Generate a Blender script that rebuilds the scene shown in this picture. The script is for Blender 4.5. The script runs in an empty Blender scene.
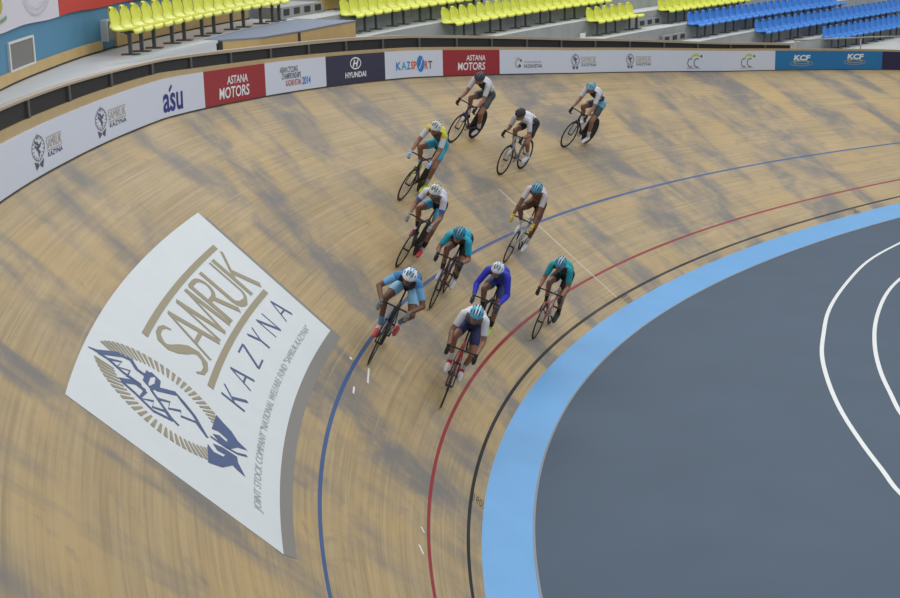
import bpy, bmesh, math, random
import numpy as np
from mathutils import Vector, Matrix
PI = math.pi
sc = bpy.context.scene
C = sc.collection
random.seed(7)

# ------------------------------------------------------------------ camera
CAM_POS = np.array([28.7115, 1.9192, 7.6876])
YAW, PITCH, ROLL, FPX = -2.1071, 0.2593, -0.0224, 1460.1
_f = np.array([math.cos(YAW)*math.cos(PITCH), math.sin(YAW)*math.cos(PITCH), -math.sin(PITCH)])
_r = np.array([math.sin(YAW), -math.cos(YAW), 0.0]); _u = np.cross(_r, _f)
_r2 = _r*math.cos(ROLL)+_u*math.sin(ROLL); _u2 = _u*math.cos(ROLL)-_r*math.sin(ROLL)
cd = bpy.data.cameras.new('camera'); cam = bpy.data.objects.new('camera', cd); C.objects.link(cam)
cd.sensor_width = 36.0; cd.sensor_fit = 'HORIZONTAL'; cd.lens = FPX/900*36.0; cd.clip_end = 400
M = Matrix.Identity(4)
for i in range(3):
    M[i][0] = _r2[i]; M[i][1] = _u2[i]; M[i][2] = -_f[i]; M[i][3] = CAM_POS[i]
cam.matrix_world = M
sc.camera = cam

# ------------------------------------------------------------------ light
wd = bpy.data.worlds.new('hall_light'); sc.world = wd; wd.use_nodes = True
wd.node_tree.nodes['Background'].inputs[0].default_value = (0.90, 0.95, 1.0, 1)
wd.node_tree.nodes['Background'].inputs[1].default_value = 0.62
def area(name, loc, sx, sy, power, tgt, col=(1.0, 0.98, 0.95)):
    l = bpy.data.lights.new(name, 'AREA'); l.shape = 'RECTANGLE'; l.size = sx; l.size_y = sy
    l.energy = power; l.color = col
    o = bpy.data.objects.new(name, l); C.objects.link(o); o.location = loc
    o.rotation_euler = (Vector(tgt)-Vector(loc)).to_track_quat('-Z', 'Y').to_euler()
area('roof_lamp', (4, -36, 19), 26, 12, 4200, (6, -22, 0))
area('roof_lamp', (30, -22, 19), 10, 16, 2400, (22, -14, 2))
area('roof_lamp', (12, -6, 20), 22, 14, 3400, (14, -12, 0))
area('roof_lamp', (-22, -30, 19), 18, 14, 2800, (-14, -26, 2))
sc.view_settings.view_transform = 'Standard'; sc.view_settings.look = 'None'
sc.view_settings.gamma = 1.0; sc.view_settings.use_curve_mapping = False
sc.view_settings.exposure = -0.5

# ------------------------------------------------------------------ track shape
R, SA, SB, SA2, SB2, PW = 23.3787, 20.0051, 53.4321, 17.1883, 53.4377, 0.2288
PHS, PHM, WID, WB_IN, PH_IN = 13.8439, 43.0517, 7.0065, 0.6833, math.radians(12.99)
SS = np.linspace(-80, 62, 1421)
_k = np.clip((SB-np.abs(SS))/(SB-SA), 0, 1)
_ds = SS[1]-SS[0]; _km = _k/R
_i0 = int(np.argmin(np.abs(SS)))
_psi = np.concatenate([[0], np.cumsum((_km[1:]+_km[:-1])/2*_ds)]); _psi = _psi-_psi[_i0]+PI/2
_x = np.concatenate([[0], np.cumsum((np.cos(_psi[1:])+np.cos(_psi[:-1]))/2*_ds)])
_y = np.concatenate([[0], np.cumsum((np.sin(_psi[1:])+np.sin(_psi[:-1]))/2*_ds)])
_x = _x-_x[_i0]+R; _y = _y-_y[_i0]
_k2 = np.clip((SB2-np.abs(SS))/(SB2-SA2), 0, 1); _k2 = (1-PW)*_k2+PW*_k2*_k2*(3-2*_k2)
_phi = np.radians(PHS+(PHM-PHS)*_k2)
KN = [-60, -45, -38, -32, -26, -20, -14, -8, 15]
KW = [0.078, 0.107, -0.12, -0.109, 0.047, -0.011, -0.006, 0.048, 0.033]
def lk(s): return [float(np.interp(s, SS, a)) for a in (_x, _y, _psi, _phi)]
def W(s): return WID+float(np.interp(s, KN, KW))
def at(s, v, h=0.0):                      # point on the banked surface, h along its normal
    x, y, p, f = lk(s); nx, ny = math.sin(p), -math.cos(p)
    o = v*math.cos(f)-h*math.sin(f)
    return np.array([x+nx*o, y+ny*o, v*math.sin(f)+h*math.cos(f)])
def outer(s, off, z):                     # plan offset beyond the outer lip, absolute height
    x, y, p, f = lk(s); o = W(s)*math.cos(f)+off
    return np.array([x+math.sin(p)*o, y-math.cos(p)*o, z])
def lip(s): return W(s)*math.sin(lk(s)[3])
def fpt(s, h, out=0.0): return outer(s, -out, lip(s)+h)

# ------------------------------------------------------------------ materials
MATS = {}
def mat(name, col, rough=0.6, metal=0.0, noise=0.0, nscale=20.0, bump=0.0, spec=0.5):
    if name in MATS: return MATS[name]
    m = bpy.data.materials.new(name); m.use_nodes = True; nt = m.node_tree; b = nt.nodes['Principled BSDF']
    b.inputs['Base Color'].default_value = (*col, 1); b.inputs['Roughness'].default_value = rough
    b.inputs['Metallic'].default_value = metal; b.inputs['Specular IOR Level'].default_value = spec
    if noise or bump:
        tc = nt.nodes.new('ShaderNodeTexCoord'); nz = nt.nodes.new('ShaderNodeTexNoise')
        nz.inputs['Scale'].default_value = nscale; nz.inputs['Detail'].default_value = 5
        nt.links.new(tc.outputs['Object'], nz.inputs['Vector'])
        if noise:
            mx = nt.nodes.new('ShaderNodeMixRGB')
            mx.inputs[1].default_value = (*[c*(1-noise) for c in col], 1)
            mx.inputs[2].default_value = (*[min(1, c*(1+noise)) for c in col], 1)
            nt.links.new(nz.outputs['Fac'], mx.inputs[0]); nt.links.new(mx.outputs[0], b.inputs['Base Color'])
        if bump:
            bp = nt.nodes.new('ShaderNodeBump'); bp.inputs['Strength'].default_value = bump; bp.inputs['Distance'].default_value = 0.01
            nt.links.new(nz.outputs['Fac'], bp.inputs['Height']); nt.links.new(bp.outputs[0], b.inputs['Normal'])
    MATS[name] = m
    return m
def srgb(r, g, b):
    f = lambda c: (c/255/12.92) if c/255 <= 0.04045 else ((c/255+0.055)/1.055)**2.4
    return (f(r), f(g), f(b))

def wood_material():
    m = bpy.data.materials.new('track_wood'); m.use_nodes = True; nt = m.node_tree; N = nt.nodes; Lk = nt.links
    b = N['Principled BSDF']; b.inputs['Roughness'].default_value = 0.42; b.inputs['Specular IOR Level'].default_value = 0.15
    uv = N.new('ShaderNodeUVMap'); uv.uv_map = 'track'
    sp = N.new('ShaderNodeSeparateXYZ'); Lk.new(uv.outputs[0], sp.inputs[0])
    def math_(op, a, c=None, d=None):
        n = N.new('ShaderNodeMath'); n.operation = op
        for i, q in enumerate((a, c, d)):
            if q is None: continue
            if isinstance(q, (int, float)): n.inputs[i].default_value = q
            else: Lk.new(q, n.inputs[i])
        return n.outputs[0]
    def noise(sx, sy, detail=4, rough=0.55, dist=0.0, off=0.0):
        mp = N.new('ShaderNodeMapping'); mp.inputs['Scale'].default_value = (sx, sy, 1); mp.inputs['Location'].default_value = (off, off*1.7, 0)
        Lk.new(uv.outputs[0], mp.inputs[0])
        n = N.new('ShaderNodeTexNoise'); n.inputs['Scale'].default_value = 1; n.inputs['Detail'].default_value = detail
        n.inputs['Roughness'].default_value = rough; n.inputs['Distortion'].default_value = dist
        Lk.new(mp.outputs[0], n.inputs['Vector']); return n.outputs['Fac']
    def ramp(f, p0, p1):
        n = N.new('ShaderNodeMapRange'); n.inputs[1].default_value = p0; n.inputs[2].default_value = p1; n.interpolation_type = 'SMOOTHSTEP'
        Lk.new(f, n.inputs[0]); return n.outputs[0]
    def mix(f, a, c):
        n = N.new('ShaderNodeMixRGB')
        if isinstance(f, (int, float)): n.inputs[0].default_value = f
        else: Lk.new(f, n.inputs[0])
        for i, q in ((1, a), (2, c)):
            if isinstance(q, tuple): n.inputs[i].default_value = (*q, 1)
            else: Lk.new(q, n.inputs[i])
        return n.outputs[0]
    # strips of pine running along the track, a little different in tone
    strip = math_('FLOOR', math_('MULTIPLY', sp.outputs[1], 24.0))
    seg = math_('FLOOR', math_('ADD', math_('MULTIPLY', sp.outputs[0], 0.22), math_('MULTIPLY', strip, 0.37)))
    cb = N.new('ShaderNodeCombineXYZ'); Lk.new(strip, cb.inputs[0]); Lk.new(seg, cb.inputs[1])
    wn = N.new('ShaderNodeTexWhiteNoise'); wn.noise_dimensions = '2D'; Lk.new(cb.outputs[0], wn.inputs['Vector'])
    base = mix(wn.outputs['Value'], WOOD_A, WOOD_B)
    base = mix(math_('MULTIPLY', ramp(noise(0.35, 26, 5), 0.42, 0.7), 0.5), base, WOOD_DARK)
    base = mix(math_('MULTIPLY', ramp(noise(0.8, 60, 4, off=4), 0.5, 0.75), 0.45), base, WOOD_LIGHT)
    base = mix(math_('MULTIPLY', ramp(noise(0.5, 0.9, 5, 0.6, 0.4, 9), 0.45, 0.65), 0.55), base, WOOD_WARM)
    # grey bands lying across the strips
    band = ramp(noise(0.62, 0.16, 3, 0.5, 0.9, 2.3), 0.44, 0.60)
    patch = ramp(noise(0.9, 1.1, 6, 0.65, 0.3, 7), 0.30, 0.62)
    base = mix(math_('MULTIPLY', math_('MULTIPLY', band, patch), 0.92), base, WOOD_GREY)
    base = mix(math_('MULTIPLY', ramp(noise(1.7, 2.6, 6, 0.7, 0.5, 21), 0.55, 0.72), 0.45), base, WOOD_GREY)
    # scuffs along the riding direction
    base = mix(math_('MULTIPLY', ramp(noise(0.22, 15, 2, 0.5, 0.1, 31), 0.66, 0.74), 0.35), base, WOOD_SCUFF)
    # painted lines
    def line(v0, w, col, cur, fac=1.0):
        d = math_('ABSOLUTE', math_('SUBTRACT', sp.outputs[1], v0))
        return mix(math_('MULTIPLY', math_('LESS_THAN', d, w/2), fac), cur, col)
    base = line(0.225, 0.055, srgb(14, 14, 16), base)
    base = line(0.875, 0.055, srgb(140, 38, 46), base)
    base = line(2.491, 0.058, srgb(60, 88, 134), base)
    ds = math_('LESS_THAN', math_('ABSOLUTE', math_('SUBTRACT', sp.outputs[0], -24.935)), 0.018)
    inv = math_('MULTIPLY', math_('GREATER_THAN', sp.outputs[1], 0.25), math_('LESS_THAN', sp.outputs[1], 3.55))
    base = mix(math_('MULTIPLY', math_('MULTIPLY', ds, inv), 0.75), base, srgb(205, 200, 190))
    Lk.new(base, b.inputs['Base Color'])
    b.inputs['Coat Weight'].default_value = .12; b.inputs['Coat Roughness'].default_value = .22
    rr = N.new('ShaderNodeMapRange'); rr.inputs[3].default_value = 0.38; rr.inputs[4].default_value = 0.55
    rr.inputs[3].default_value = .46; rr.inputs[4].default_value = .6; Lk.new(patch, rr.inputs[0]); Lk.new(rr.outputs[0], b.inputs['Roughness'])
    return m
WOOD_A, WOOD_B = srgb(166, 145, 107), srgb(178, 157, 118)
WOOD_DARK, WOOD_LIGHT = srgb(130, 112, 86), srgb(184, 164, 128)
WOOD_WARM, WOOD_GREY, WOOD_SCUFF = srgb(186, 158, 108), srgb(116, 114, 113), srgb(186, 172, 144)

# ------------------------------------------------------------------ mesh helpers
class MB:
    def __init__(s): s.v = []; s.f = []; s.m = []; s.sm = []
    def add(s, vs, fs, mi=0, smooth=False):
        n = len(s.v); s.v += [tuple(map(float, q)) for q in vs]
        for f in fs: s.f.append(tuple(n+i for i in f)); s.m.append(mi); s.sm.append(smooth)
    def grid(s, pts, mi=0, smooth=False, closeu=False):    # pts[i][j]
        nu, nv = len(pts), len(pts[0]); fs = []
        for i in range(nu-(0 if closeu else 1)):
            for j in range(nv-1):
                k = (i+1) % nu; fs.append((i*nv+j, k*nv+j, k*nv+j+1, i*nv+j+1))
        s.add([q for r in pts for q in r], fs, mi, smooth)
    def box(s, c, d, mi=0, rot=None):
        P = []
        for a in (-.5, .5):
            for b in (-.5, .5):
                for e in (-.5, .5):
                    q = np.array([a*d[0], b*d[1], e*d[2]])
                    if rot is not None: q = rot @ q
                    P.append(q+np.array(c))
        s.add(P, [(0, 1, 3, 2), (4, 6, 7, 5), (0, 4, 5, 1), (2, 3, 7, 6), (0, 2, 6, 4), (1, 5, 7, 3)], mi)
    def tube(s, pts, r, n=8, mi=0, caps=True, closed=False):
        pts = [np.array(q, float) for q in pts]; m = len(pts); rs = r if isinstance(r, (list, tuple)) else [r]*m
        T = []
        for i in range(m):
            a = pts[i-1] if (i > 0 or closed) else pts[0]; b = pts[(i+1) % m] if (i < m-1 or closed) else pts[-1]
            t = b-a; T.append(t/(np.linalg.norm(t)+1e-12))
        up = np.array([0, 0, 1.0]) if abs(T[0][2]) < .9 else np.array([1.0, 0, 0])
        u = np.cross(T[0], up); u /= np.linalg.norm(u); rings = []
        for i in range(m):
            u = u-T[i]*(u @ T[i]); u /= np.linalg.norm(u); w = np.cross(T[i], u)
            rings.append([pts[i]+rs[i]*(math.cos(2*PI*k/n)*u+math.sin(2*PI*k/n)*w) for k in range(n)])
        V = [q for rr in rings for q in rr]; F = []
        for i in range(m if closed else m-1):
            j = (i+1) % m
            for k in range(n):
                l = (k+1) % n; F.append((i*n+k, i*n+l, j*n+l, j*n+k))
        if caps and not closed: F += [tuple(range(n))[::-1], tuple((m-1)*n+k for k in range(n))]
        s.add(V, F, mi, True)
    def ell(s, c, ax, rad, nu=14, nv=9, mi=0):
        ax = np.array(ax, float); P = []
        for j in range(1, nv):
            th = PI*j/nv
            for i in range(nu):
                a = 2*PI*i/nu; d = np.array([math.sin(th)*math.cos(a)*rad[0], math.sin(th)*math.sin(a)*rad[1], math.cos(th)*rad[2]])
                P.append(np.array(c)+ax.T @ d)
        F = []
        for j in range(nv-2):
            for i in range(nu):
                k = (i+1) % nu; F.append((j*nu+i, (j+1)*nu+i, (j+1)*nu+k, j*nu+k))
        n = len(P); P += [np.array(c)+ax.T @ np.array([0, 0, rad[2]]), np.array(c)-ax.T @ np.array([0, 0, rad[2]])]
        for i in range(nu):
            k = (i+1) % nu; F.append((n, i, k)); F.append((n+1, (nv-2)*nu+k, (nv-2)*nu+i))
        s.add(P, F, mi, True)
    def cone(s, a, b, ra, rb, n=10, mi=0):
        I = np.eye(3); s.tube([a, b], [ra, rb], n, mi); s.ell(a, I, (ra,)*3, n, 7, mi); s.ell(b, I, (rb,)*3, n, 7, mi)
    def mesh(s, name):
        me = bpy.data.meshes.new(name); me.from_pydata(s.v, [], s.f); me.polygons.foreach_set('material_index', s.m)
        me.polygons.foreach_set('use_smooth', s.sm); me.update(); return me
    def build(s, name, mats, parent=None, normals=True):
        me = s.mesh(name)
        for q in (mats if isinstance(mats, (list, tuple)) else [mats]): me.materials.append(q)
        if normals:
            bm = bmesh.new(); bm.from_mesh(me); bmesh.ops.recalc_face_normals(bm, faces=bm.faces); bm.to_mesh(me); bm.free()
        return link(name, me, parent)
def link(name, me, parent=None):
    o = bpy.data.objects.new(name, me); C.objects.link(o)
    if parent is not None: o.parent = parent
    return o
def tag(o, label=None, cat=None, group=None, kind=None):
    if label: o['label'] = label
    if cat: o['category'] = cat
    if group: o['group'] = group
    if kind: o['kind'] = kind
    return o
def struct(mb, name, m, parent=None, label=None):
    o = mb.build(name, m, parent)
    if parent is None: o['kind'] = 'structure'
    if label: o['label'] = label
    return o
def empty(name, loc=(0, 0, 0), mw=None):
    o = bpy.data.objects.new(name, None); C.objects.link(o); o.empty_display_size = .1
    if mw is not None: o.matrix_world = mw
    else: o.location = loc
    return o
def frange(a, b, st):
    n = max(1, int(round(abs(b-a)/st))); return [a+(b-a)*i/n for i in range(n+1)]
def slab(mb, fn, s0, s1, t, mi=0, st=.3):     # closed strip: fn(s) -> ring of points (closed loop), swept along s
    rings = [fn(s) for s in frange(s0, s1, st)]
    n = len(rings[0]); m = len(rings); F = []
    for i in range(m-1):
        for k in range(n):
            l = (k+1) % n; F.append((i*n+k, i*n+l, (i+1)*n+l, (i+1)*n+k))
    F += [tuple(range(n))[::-1], tuple((m-1)*n+k for k in range(n))]
    mb.add([q for r in rings for q in r], F, mi)

# ---- flat lettering: text outline normalised to its own box, then mapped by a function
_txt = {}
def text2d(s, bold=0.0):
    key = (s, bold)
    if key not in _txt:
        cu = bpy.data.curves.new('lettering', 'FONT'); cu.body = s; cu.size = 1; cu.offset = bold; cu.resolution_u = 3; cu.fill_mode = 'FRONT'
        o = bpy.data.objects.new('lettering', cu); C.objects.link(o)
        dg = bpy.context.evaluated_depsgraph_get(); dg.update()
        me = o.evaluated_get(dg).to_mesh()
        V = np.array([v.co[:2] for v in me.vertices]); F = [tuple(p.vertices) for p in me.polygons]
        o.evaluated_get(dg).to_mesh_clear(); bpy.data.objects.remove(o); bpy.data.curves.remove(cu)
        lo, hi = V.min(0), V.max(0); _txt[key] = ((V-lo)/(hi-lo), F)
    return _txt[key]
def put_text(mb, s, u0, u1, w0, w1, fn, bold=0.0, slant=0.0, mi=0):
    V, F = text2d(s, bold)
    mb.add([fn(u0+a*(u1-u0)+slant*b*(w1-w0), w0+b*(w1-w0)) for a, b in V], F, mi)
def stroke(mb, pts, wd, fn, mi=0, closed=False, sub=1):
    P = [np.array(q, float) for q in pts]; n = len(P)
    wds = wd if isinstance(wd, (list, tuple)) else [wd]*n
    L, Rr = [], []
    for i in range(n):
        a = P[i-1] if (i > 0 or closed) else P[i]; b = P[(i+1) % n] if (i < n-1 or closed) else P[i]
        t = b-a; t /= np.linalg.norm(t)+1e-9; nn = np.array([-t[1], t[0]])
        L.append(P[i]+nn*wds[i]/2); Rr.append(P[i]-nn*wds[i]/2)
    V = [fn(*q) for q in L]+[fn(*q) for q in Rr]; F = []
    for i in range(n if closed else n-1):
        j = (i+1) % n; F.append((i, j, n+j, n+i))
    mb.add(V, F, mi)
def poly(mb, pts, fn, mi=0): mb.add([fn(*q) for q in pts], [tuple(range(len(pts)))], mi)
def arcp(cx, cy, rx, ry, a0, a1, n=20): return [(cx+rx*math.cos(math.radians(a0+(a1-a0)*i/n)), cy+ry*math.sin(math.radians(a0+(a1-a0)*i/n))) for i in range(n+1)]

# ------------------------------------------------------------------ track, blue band, infield
S0, S1 = -78, 14
mb = MB(); SL = frange(S0, S1, .25); NV = 12
mb.grid([[at(s, W(s)*j/NV) for j in range(NV+1)] for s in SL], 0, True)
tr = mb.build('velodrome_track', wood_material(), normals=False); tr['kind'] = 'structure'
uvl = tr.data.uv_layers.new(name='track')
UV = [(s, W(s)*j/NV) for s in SL for j in range(NV+1)]
for lp in tr.data.loops: uvl.data[lp.index].uv = UV[lp.vertex_index]
def inner(s, d):
    x, y, p, f = lk(s); o = -d*math.cos(PH_IN)
    return np.array([x+math.sin(p)*o, y-math.cos(p)*o, -d*math.sin(PH_IN)])
ZIN = -WB_IN*math.sin(PH_IN)
blue_m = mat('band_blue', srgb(92, 158, 214), .5, noise=.10, nscale=1.5)
mb = MB(); mb.grid([[inner(s, WB_IN*j/4) for j in range(5)] for s in SL], 0, True)
struct(mb, 'blue_band', blue_m)
mb = MB(); slab(mb, lambda s: [inner(s, WB_IN-.012)+(0, 0, .004), inner(s, WB_IN+.02)+(0, 0, .008), inner(s, WB_IN+.02)+(0, 0, -.04), inner(s, WB_IN-.012)+(0, 0, -.04)], S0, S1, 0)
struct(mb, 'trim_1', mat('edge_strip', srgb(120, 128, 134), .5))
inf_m = mat('infield_floor', srgb(78, 93, 110), .7, noise=.10, nscale=.7, spec=.2)
pts = [inner(s, WB_IN-.005)+(0, 0, -.004) for s in frange(S0, S1+6, .5)]+[np.array([-20, 24, ZIN]), np.array([-60, 10, ZIN])]
pts = [(q[0], q[1], ZIN-.004) for q in pts]
mb = MB(); mb.add(pts, [tuple(range(len(pts)))]); struct(mb, 'floor', inf_m)
wl_m = mat('court_line_white', srgb(222, 226, 228), .5)
def court(P, wdt):
    P = np.array(P, float)
    # smooth through the points (Catmull-Rom)
    Q = []
    for i in range(len(P)-1):
        a, b, c, d = P[max(i-1, 0)], P[i], P[i+1], P[min(i+2, len(P)-1)]
        for t in np.linspace(0, 1, 6)[:-1]:
            Q.append(.5*((2*b)+(-a+c)*t+(2*a-5*b+4*c-d)*t*t+(-a+3*b-3*c+d)*t**3))
    Q.append(P[-1]); mb = MB(); stroke(mb, Q, wdt, lambda a, b: (a, b, ZIN+.002)); return mb
K1 = [(-2.5, -23.2), (0, -22.45), (2.22, -21.67), (4.17, -20.82), (6.18, -19.57), (7.89, -18.33), (9.25, -17.12), (10.25, -16.15), (11.25, -14.99), (12.12, -13.85), (12.9, -12.68), (13.5, -11.7), (13.95, -10.95), (14.6, -9.5)]
K2 = [(1.0, -20.9), (3.0, -20.15), (4.86, -19.26), (6.18, -18.45), (7.69, -17.28), (8.96, -16.12), (10.01, -15.01), (10.85, -13.99), (11.5, -13.15), (12.2, -12.0)]
struct(court(K1, .075), 'floor_line', wl_m); struct(court(K2, .075), 'floor_line', wl_m)

# ------------------------------------------------------------------ fence, boards, guard rail
ply = mat('plywood', srgb(196, 166, 112), .55, noise=.16, nscale=3)
beige = mat('fence_wood', srgb(188, 164, 120), .5, noise=.12, nscale=4)
hc = lambda s: float(np.interp(-s, [10, 15, 16.5, 18.6, 22, 80], [.71, .70, .69, .66, .655, .645]))
rt = lambda s: float(np.interp(-s, [16, 22], [.028, .06]))
hr = lambda s: float(np.interp(-s, [10, 14, 17, 21, 24, 29, 34, 37, 41, 80], [.96, .94, .88, .89, .92, .91, .88, .84, .81, .8]))
mb = MB(); slab(mb, lambda s: [fpt(s, -.25, 0), fpt(s, hc(s), 0), fpt(s, hc(s), -.09), fpt(s, -.25, -.09)], -78, 8, 0)
struct(mb, 'perimeter_fence', beige)
# guard rail: beam + posts + black panels standing in for the shaded gap
gr = empty('guard_rail', outer(-25, .05, lip(-25)+.66)); tag(gr, 'long beige top rail with grey posts and black gap-shade sheets above the sponsor boards', 'railing')
def pchild(mb, name, m, par, label=None):
    o = mb.build(name, m); o.parent = par; o.matrix_parent_inverse = par.matrix_world.inverted()
    if label: o['label'] = label
    return o
bpy.context.view_layer.update()
RE = -40.97
mb = MB(); slab(mb, lambda s: [fpt(s, hr(s)-rt(s), .0), fpt(s, hr(s), .0), fpt(s, hr(s), -.12), fpt(s, hr(s)-rt(s), -.12)], RE, 6, 0)
pchild(mb, 'rail', mat('rail_beige', srgb(172, 160, 140), .5, noise=.08, nscale=3), gr)
blk = mat('gap_shade_black', srgb(30, 28, 30), .7); pst = mat('post_grey', srgb(84, 84, 84), .5)
posts = [-12.97, -14.27, -15.62, -16.93, -18.27, -19.67, -21.07, -22.42, -23.75, -25.07, -26.38, -27.7, -28.96, -30.24, -31.52, -32.82, -34.17, -35.55, -36.92, -38.29, -39.8]
posts = [-11.65, -10.3, -9.0]+posts
for s in posts:
    mb = MB(); slab(mb, lambda q: [fpt(q, hc(q), .0), fpt(q, hr(q)-rt(q)+.003, .0), fpt(q, hr(q)-rt(q)+.003, -.06), fpt(q, hc(q), -.06)], s-.03, s+.03, 0, st=.06)
    pchild(mb, 'post', pst, gr)
ed = sorted(posts+[RE])
for a, b in zip(ed[:-1], ed[1:]):
    mb = MB(); slab(mb, lambda q: [fpt(q, hc(q), -.03), fpt(q, hr(q)-rt(q)+.003, -.03), fpt(q, hr(q)-rt(q)+.003, -.045), fpt(q, hc(q), -.045)], a+.031, b-.031, 0, st=.35)
    pchild(mb, 'gap_shade_panel', blk, gr)
# pipe handrail beyond the end of the gap-shade panels
ph = empty('pipe_handrail', outer(-41.4, .1, lip(-41.4)+.655)); tag(ph, 'thin grey pipe handrail on posts above the blue sponsor boards', 'railing'); bpy.context.view_layer.update()
pipe_m = mat('pipe_grey', srgb(150, 150, 146), .4, .6)
hp = lambda s: float(np.interp(-s, [41, 43.65, 46, 60], [.88, .98, 1.08, 1.45]))
mb = MB(); mb.tube([fpt(s, hp(s), -.12) for s in frange(-41.2, -56, .6)], .022, 8); pchild(mb, 'pipe', pipe_m, ph)
for s in (-41.3, -44.3, -47.3, -50.3):
    mb = MB(); mb.tube([fpt(s, .0, -.12), fpt(s, hp(s), -.12)], .022, 8); pchild(mb, 'post', pipe_m, ph)

white_b = mat('board_white', srgb(218, 224, 238), .45); red_b = mat('board_red', srgb(160, 30, 42), .45)
navy_b = mat('board_navy', srgb(40, 40, 72), .45); cyan_b = mat('board_blue', srgb(20, 118, 178), .45); dnavy_b = mat('board_dark_navy', srgb(34, 24, 74), .45)
ink_w = mat('ink_white', srgb(236, 236, 238), .5); ink_grey = mat('ink_grey', srgb(92, 88, 92), .5); ink_dark = mat('ink_dark', srgb(44, 48, 84), .5)
ink_tan = mat('ink_tan', srgb(182, 168, 148), .5); ink_blue = mat('ink_blue', srgb(34, 44, 130), .5); ink_red = mat('ink_red', srgb(186, 50, 50), .5)
ink_sky = mat('ink_sky', srgb(40, 128, 206), .5); ink_or = mat('ink_orange', srgb(222, 92, 40), .5); ink_lime = mat('ink_lime', srgb(190, 214, 50), .5); ink_cy = mat('ink_cyan', srgb(70, 176, 220), .5); ink_lg = mat('ink_pale_grey', srgb(150, 152, 158), .5)
FH = .585
def board(s0, s1, m, label, group=None):
    e = empty('advertising_board', fpt((s0+s1)/2, 0, .02)); tag(e, label, 'sign', group); bpy.context.view_layer.update()
    mb = MB(); slab(mb, lambda s: [fpt(s, .004, .022), fpt(s, FH, .022), fpt(s, FH, .002), fpt(s, .004, .002)], s0-.006, s1+.006, 0)
    pchild(mb, 'board', m, e); return e
ff = lambda u, h: fpt(-u, h, .026)
def t_on(e, items, m, name='lettering', label=None):
    for (t, sA, sB, h0, h1, bold, sl) in items:
        mb = MB(); put_text(mb, t, -sA, -sB, h0, h1, ff, bold, sl); pchild(mb, name, m, e, label)
def crest(e, sA, sB, tA, tB, h0=.09, h1=.5):
    cx, w = -(sA+sB)/2, abs(sB-sA)/2; hh = h1-h0; mb = MB()
    ring = [(cx+w*math.sin(a)*(.55+.45*abs(math.sin(a))), h0+hh*(.6-.36*math.cos(a))) for a in np.linspace(0, 2*PI, 33)[:-1]]
    stroke(mb, ring, .016, ff, 0, True)
    for k in range(16):
        a = 2*PI*k/16+.2; q = np.array([cx, h0+hh*.6]); d = np.array([w*math.sin(a)*.98, -hh*.36*math.cos(a)])
        stroke(mb, [q+d*.7, q+d], .014, ff)
    poly(mb, [(cx-.02, h1-.05), (cx, h1+.02), (cx+.02, h1-.05)], ff)
    for a, b in (((-.5, .82), (.35, .62)), ((-.5, .7), (.3, .45)), ((.5, .72), (-.2, .55)), ((-.1, .8), (.1, .36))):
        stroke(mb, [(cx+a[0]*w, h0+a[1]*hh), (cx+b[0]*w, h0+b[1]*hh)], .03, ff, 1)
    poly(mb, [(cx-w*.75, h0+hh*.26), (cx-w*.5, h0), (cx-.01, h0+hh*.1), (cx-.02, h0+hh*.17)], ff, 1); poly(mb, [(cx+w*.75, h0+hh*.26), (cx+.02, h0+hh*.17), (cx+.01, h0+hh*.1), (cx+w*.5, h0)], ff, 1)
    pchild(mb, 'emblem', [mat('ink_crest', srgb(138, 138, 146), .5), mat('ink_crest_dark', srgb(86, 90, 112), .5)], e)
    u0, u1 = -tA, -tB; mb = MB()
    stroke(mb, [(u0+.03, .41), (u1, .41)], .012, ff); stroke(mb, [(u0+.03, .255), (u1, .255)], .012, ff)
    put_text(mb, 'SAMRUK', u0+.03, u1, .275, .395, ff, 0, 0); pchild(mb, 'lettering', ink_tan, e)
    mb = MB(); put_text(mb, 'KAZYNA', u0+.06, u1, .175, .235, ff, .005, 0); pchild(mb, 'lettering', ink_dark, e)
G = 'sponsor boards along the fence'
e = board(-14.25, -9.2, white_b, 'leftmost white board with grey oval emblem at the left edge of the fence'); crest(e, -12.86, -13.27, -13.3, -13.82)
e = board(-16.34, -14.25, white_b, 'white board with grey oval emblem, left of the short dark blue lettering'); crest(e, -14.93, -15.3, -15.32, -15.92)
e = board(-18.61, -16.34, white_b, 'white board with three rounded dark blue letters left of the red board'); t_on(e, [('asu', -17.12, -17.82, .08, .36, .02, .05)], ink_blue)
mb = MB(); stroke(mb, [(17.36, .39), (17.46, .47)], .05, ff); pchild(mb, 'accent_mark', ink_blue, e)
e = board(-20.78, -18.61, red_b, 'red board with white two-line lettering, the left one of two'); t_on(e, [('ASTANA', -19.42, -20.15, .32, .46, .02, .12), ('MOTORS', -19.12, -20.18, .09, .28, .02, .12)], ink_w)
e = board(-22.95, -20.78, white_b, 'white board with slanted dark lettering and blue year between red and navy boards')
t_on(e, [('ASIAN CYCLING', -21.30, -21.94, .37, .48, .01, .1), ('CHAMPIONSHIPS', -21.36, -22.04, .25, .36, .01, .1)], ink_grey); t_on(e, [('KAZAKHSTAN', -21.5, -22.04, .12, .23, .01, .1)], ink_red); t_on(e, [('2014', -22.08, -22.38, .11, .26, .03, .1)], ink_sky)
e = board(-25.08, -22.95, navy_b, 'dark navy board with white ringed emblem over white lettering'); t_on(e, [('HYUNDAI', -23.63, -24.38, .12, .235, .03, .05)], ink_w)
mb = MB(); cx, cy = 24.015, .405; stroke(mb, arcp(cx, cy, .185, .11, 0, 351, 39), .026, ff, 0, True)
stroke(mb, [(cx-.09, .335), (cx-.03, .475)], .045, ff); stroke(mb, [(cx+.03, .335), (cx+.09, .475)], .045, ff); stroke(mb, [(cx-.05, .40), (cx+.05, .41)], .03, ff); pchild(mb, 'emblem', ink_w, e)
e = board(-27.15, -25.08, white_b, 'white board with multicoloured lettering around a blue globe')
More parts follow.
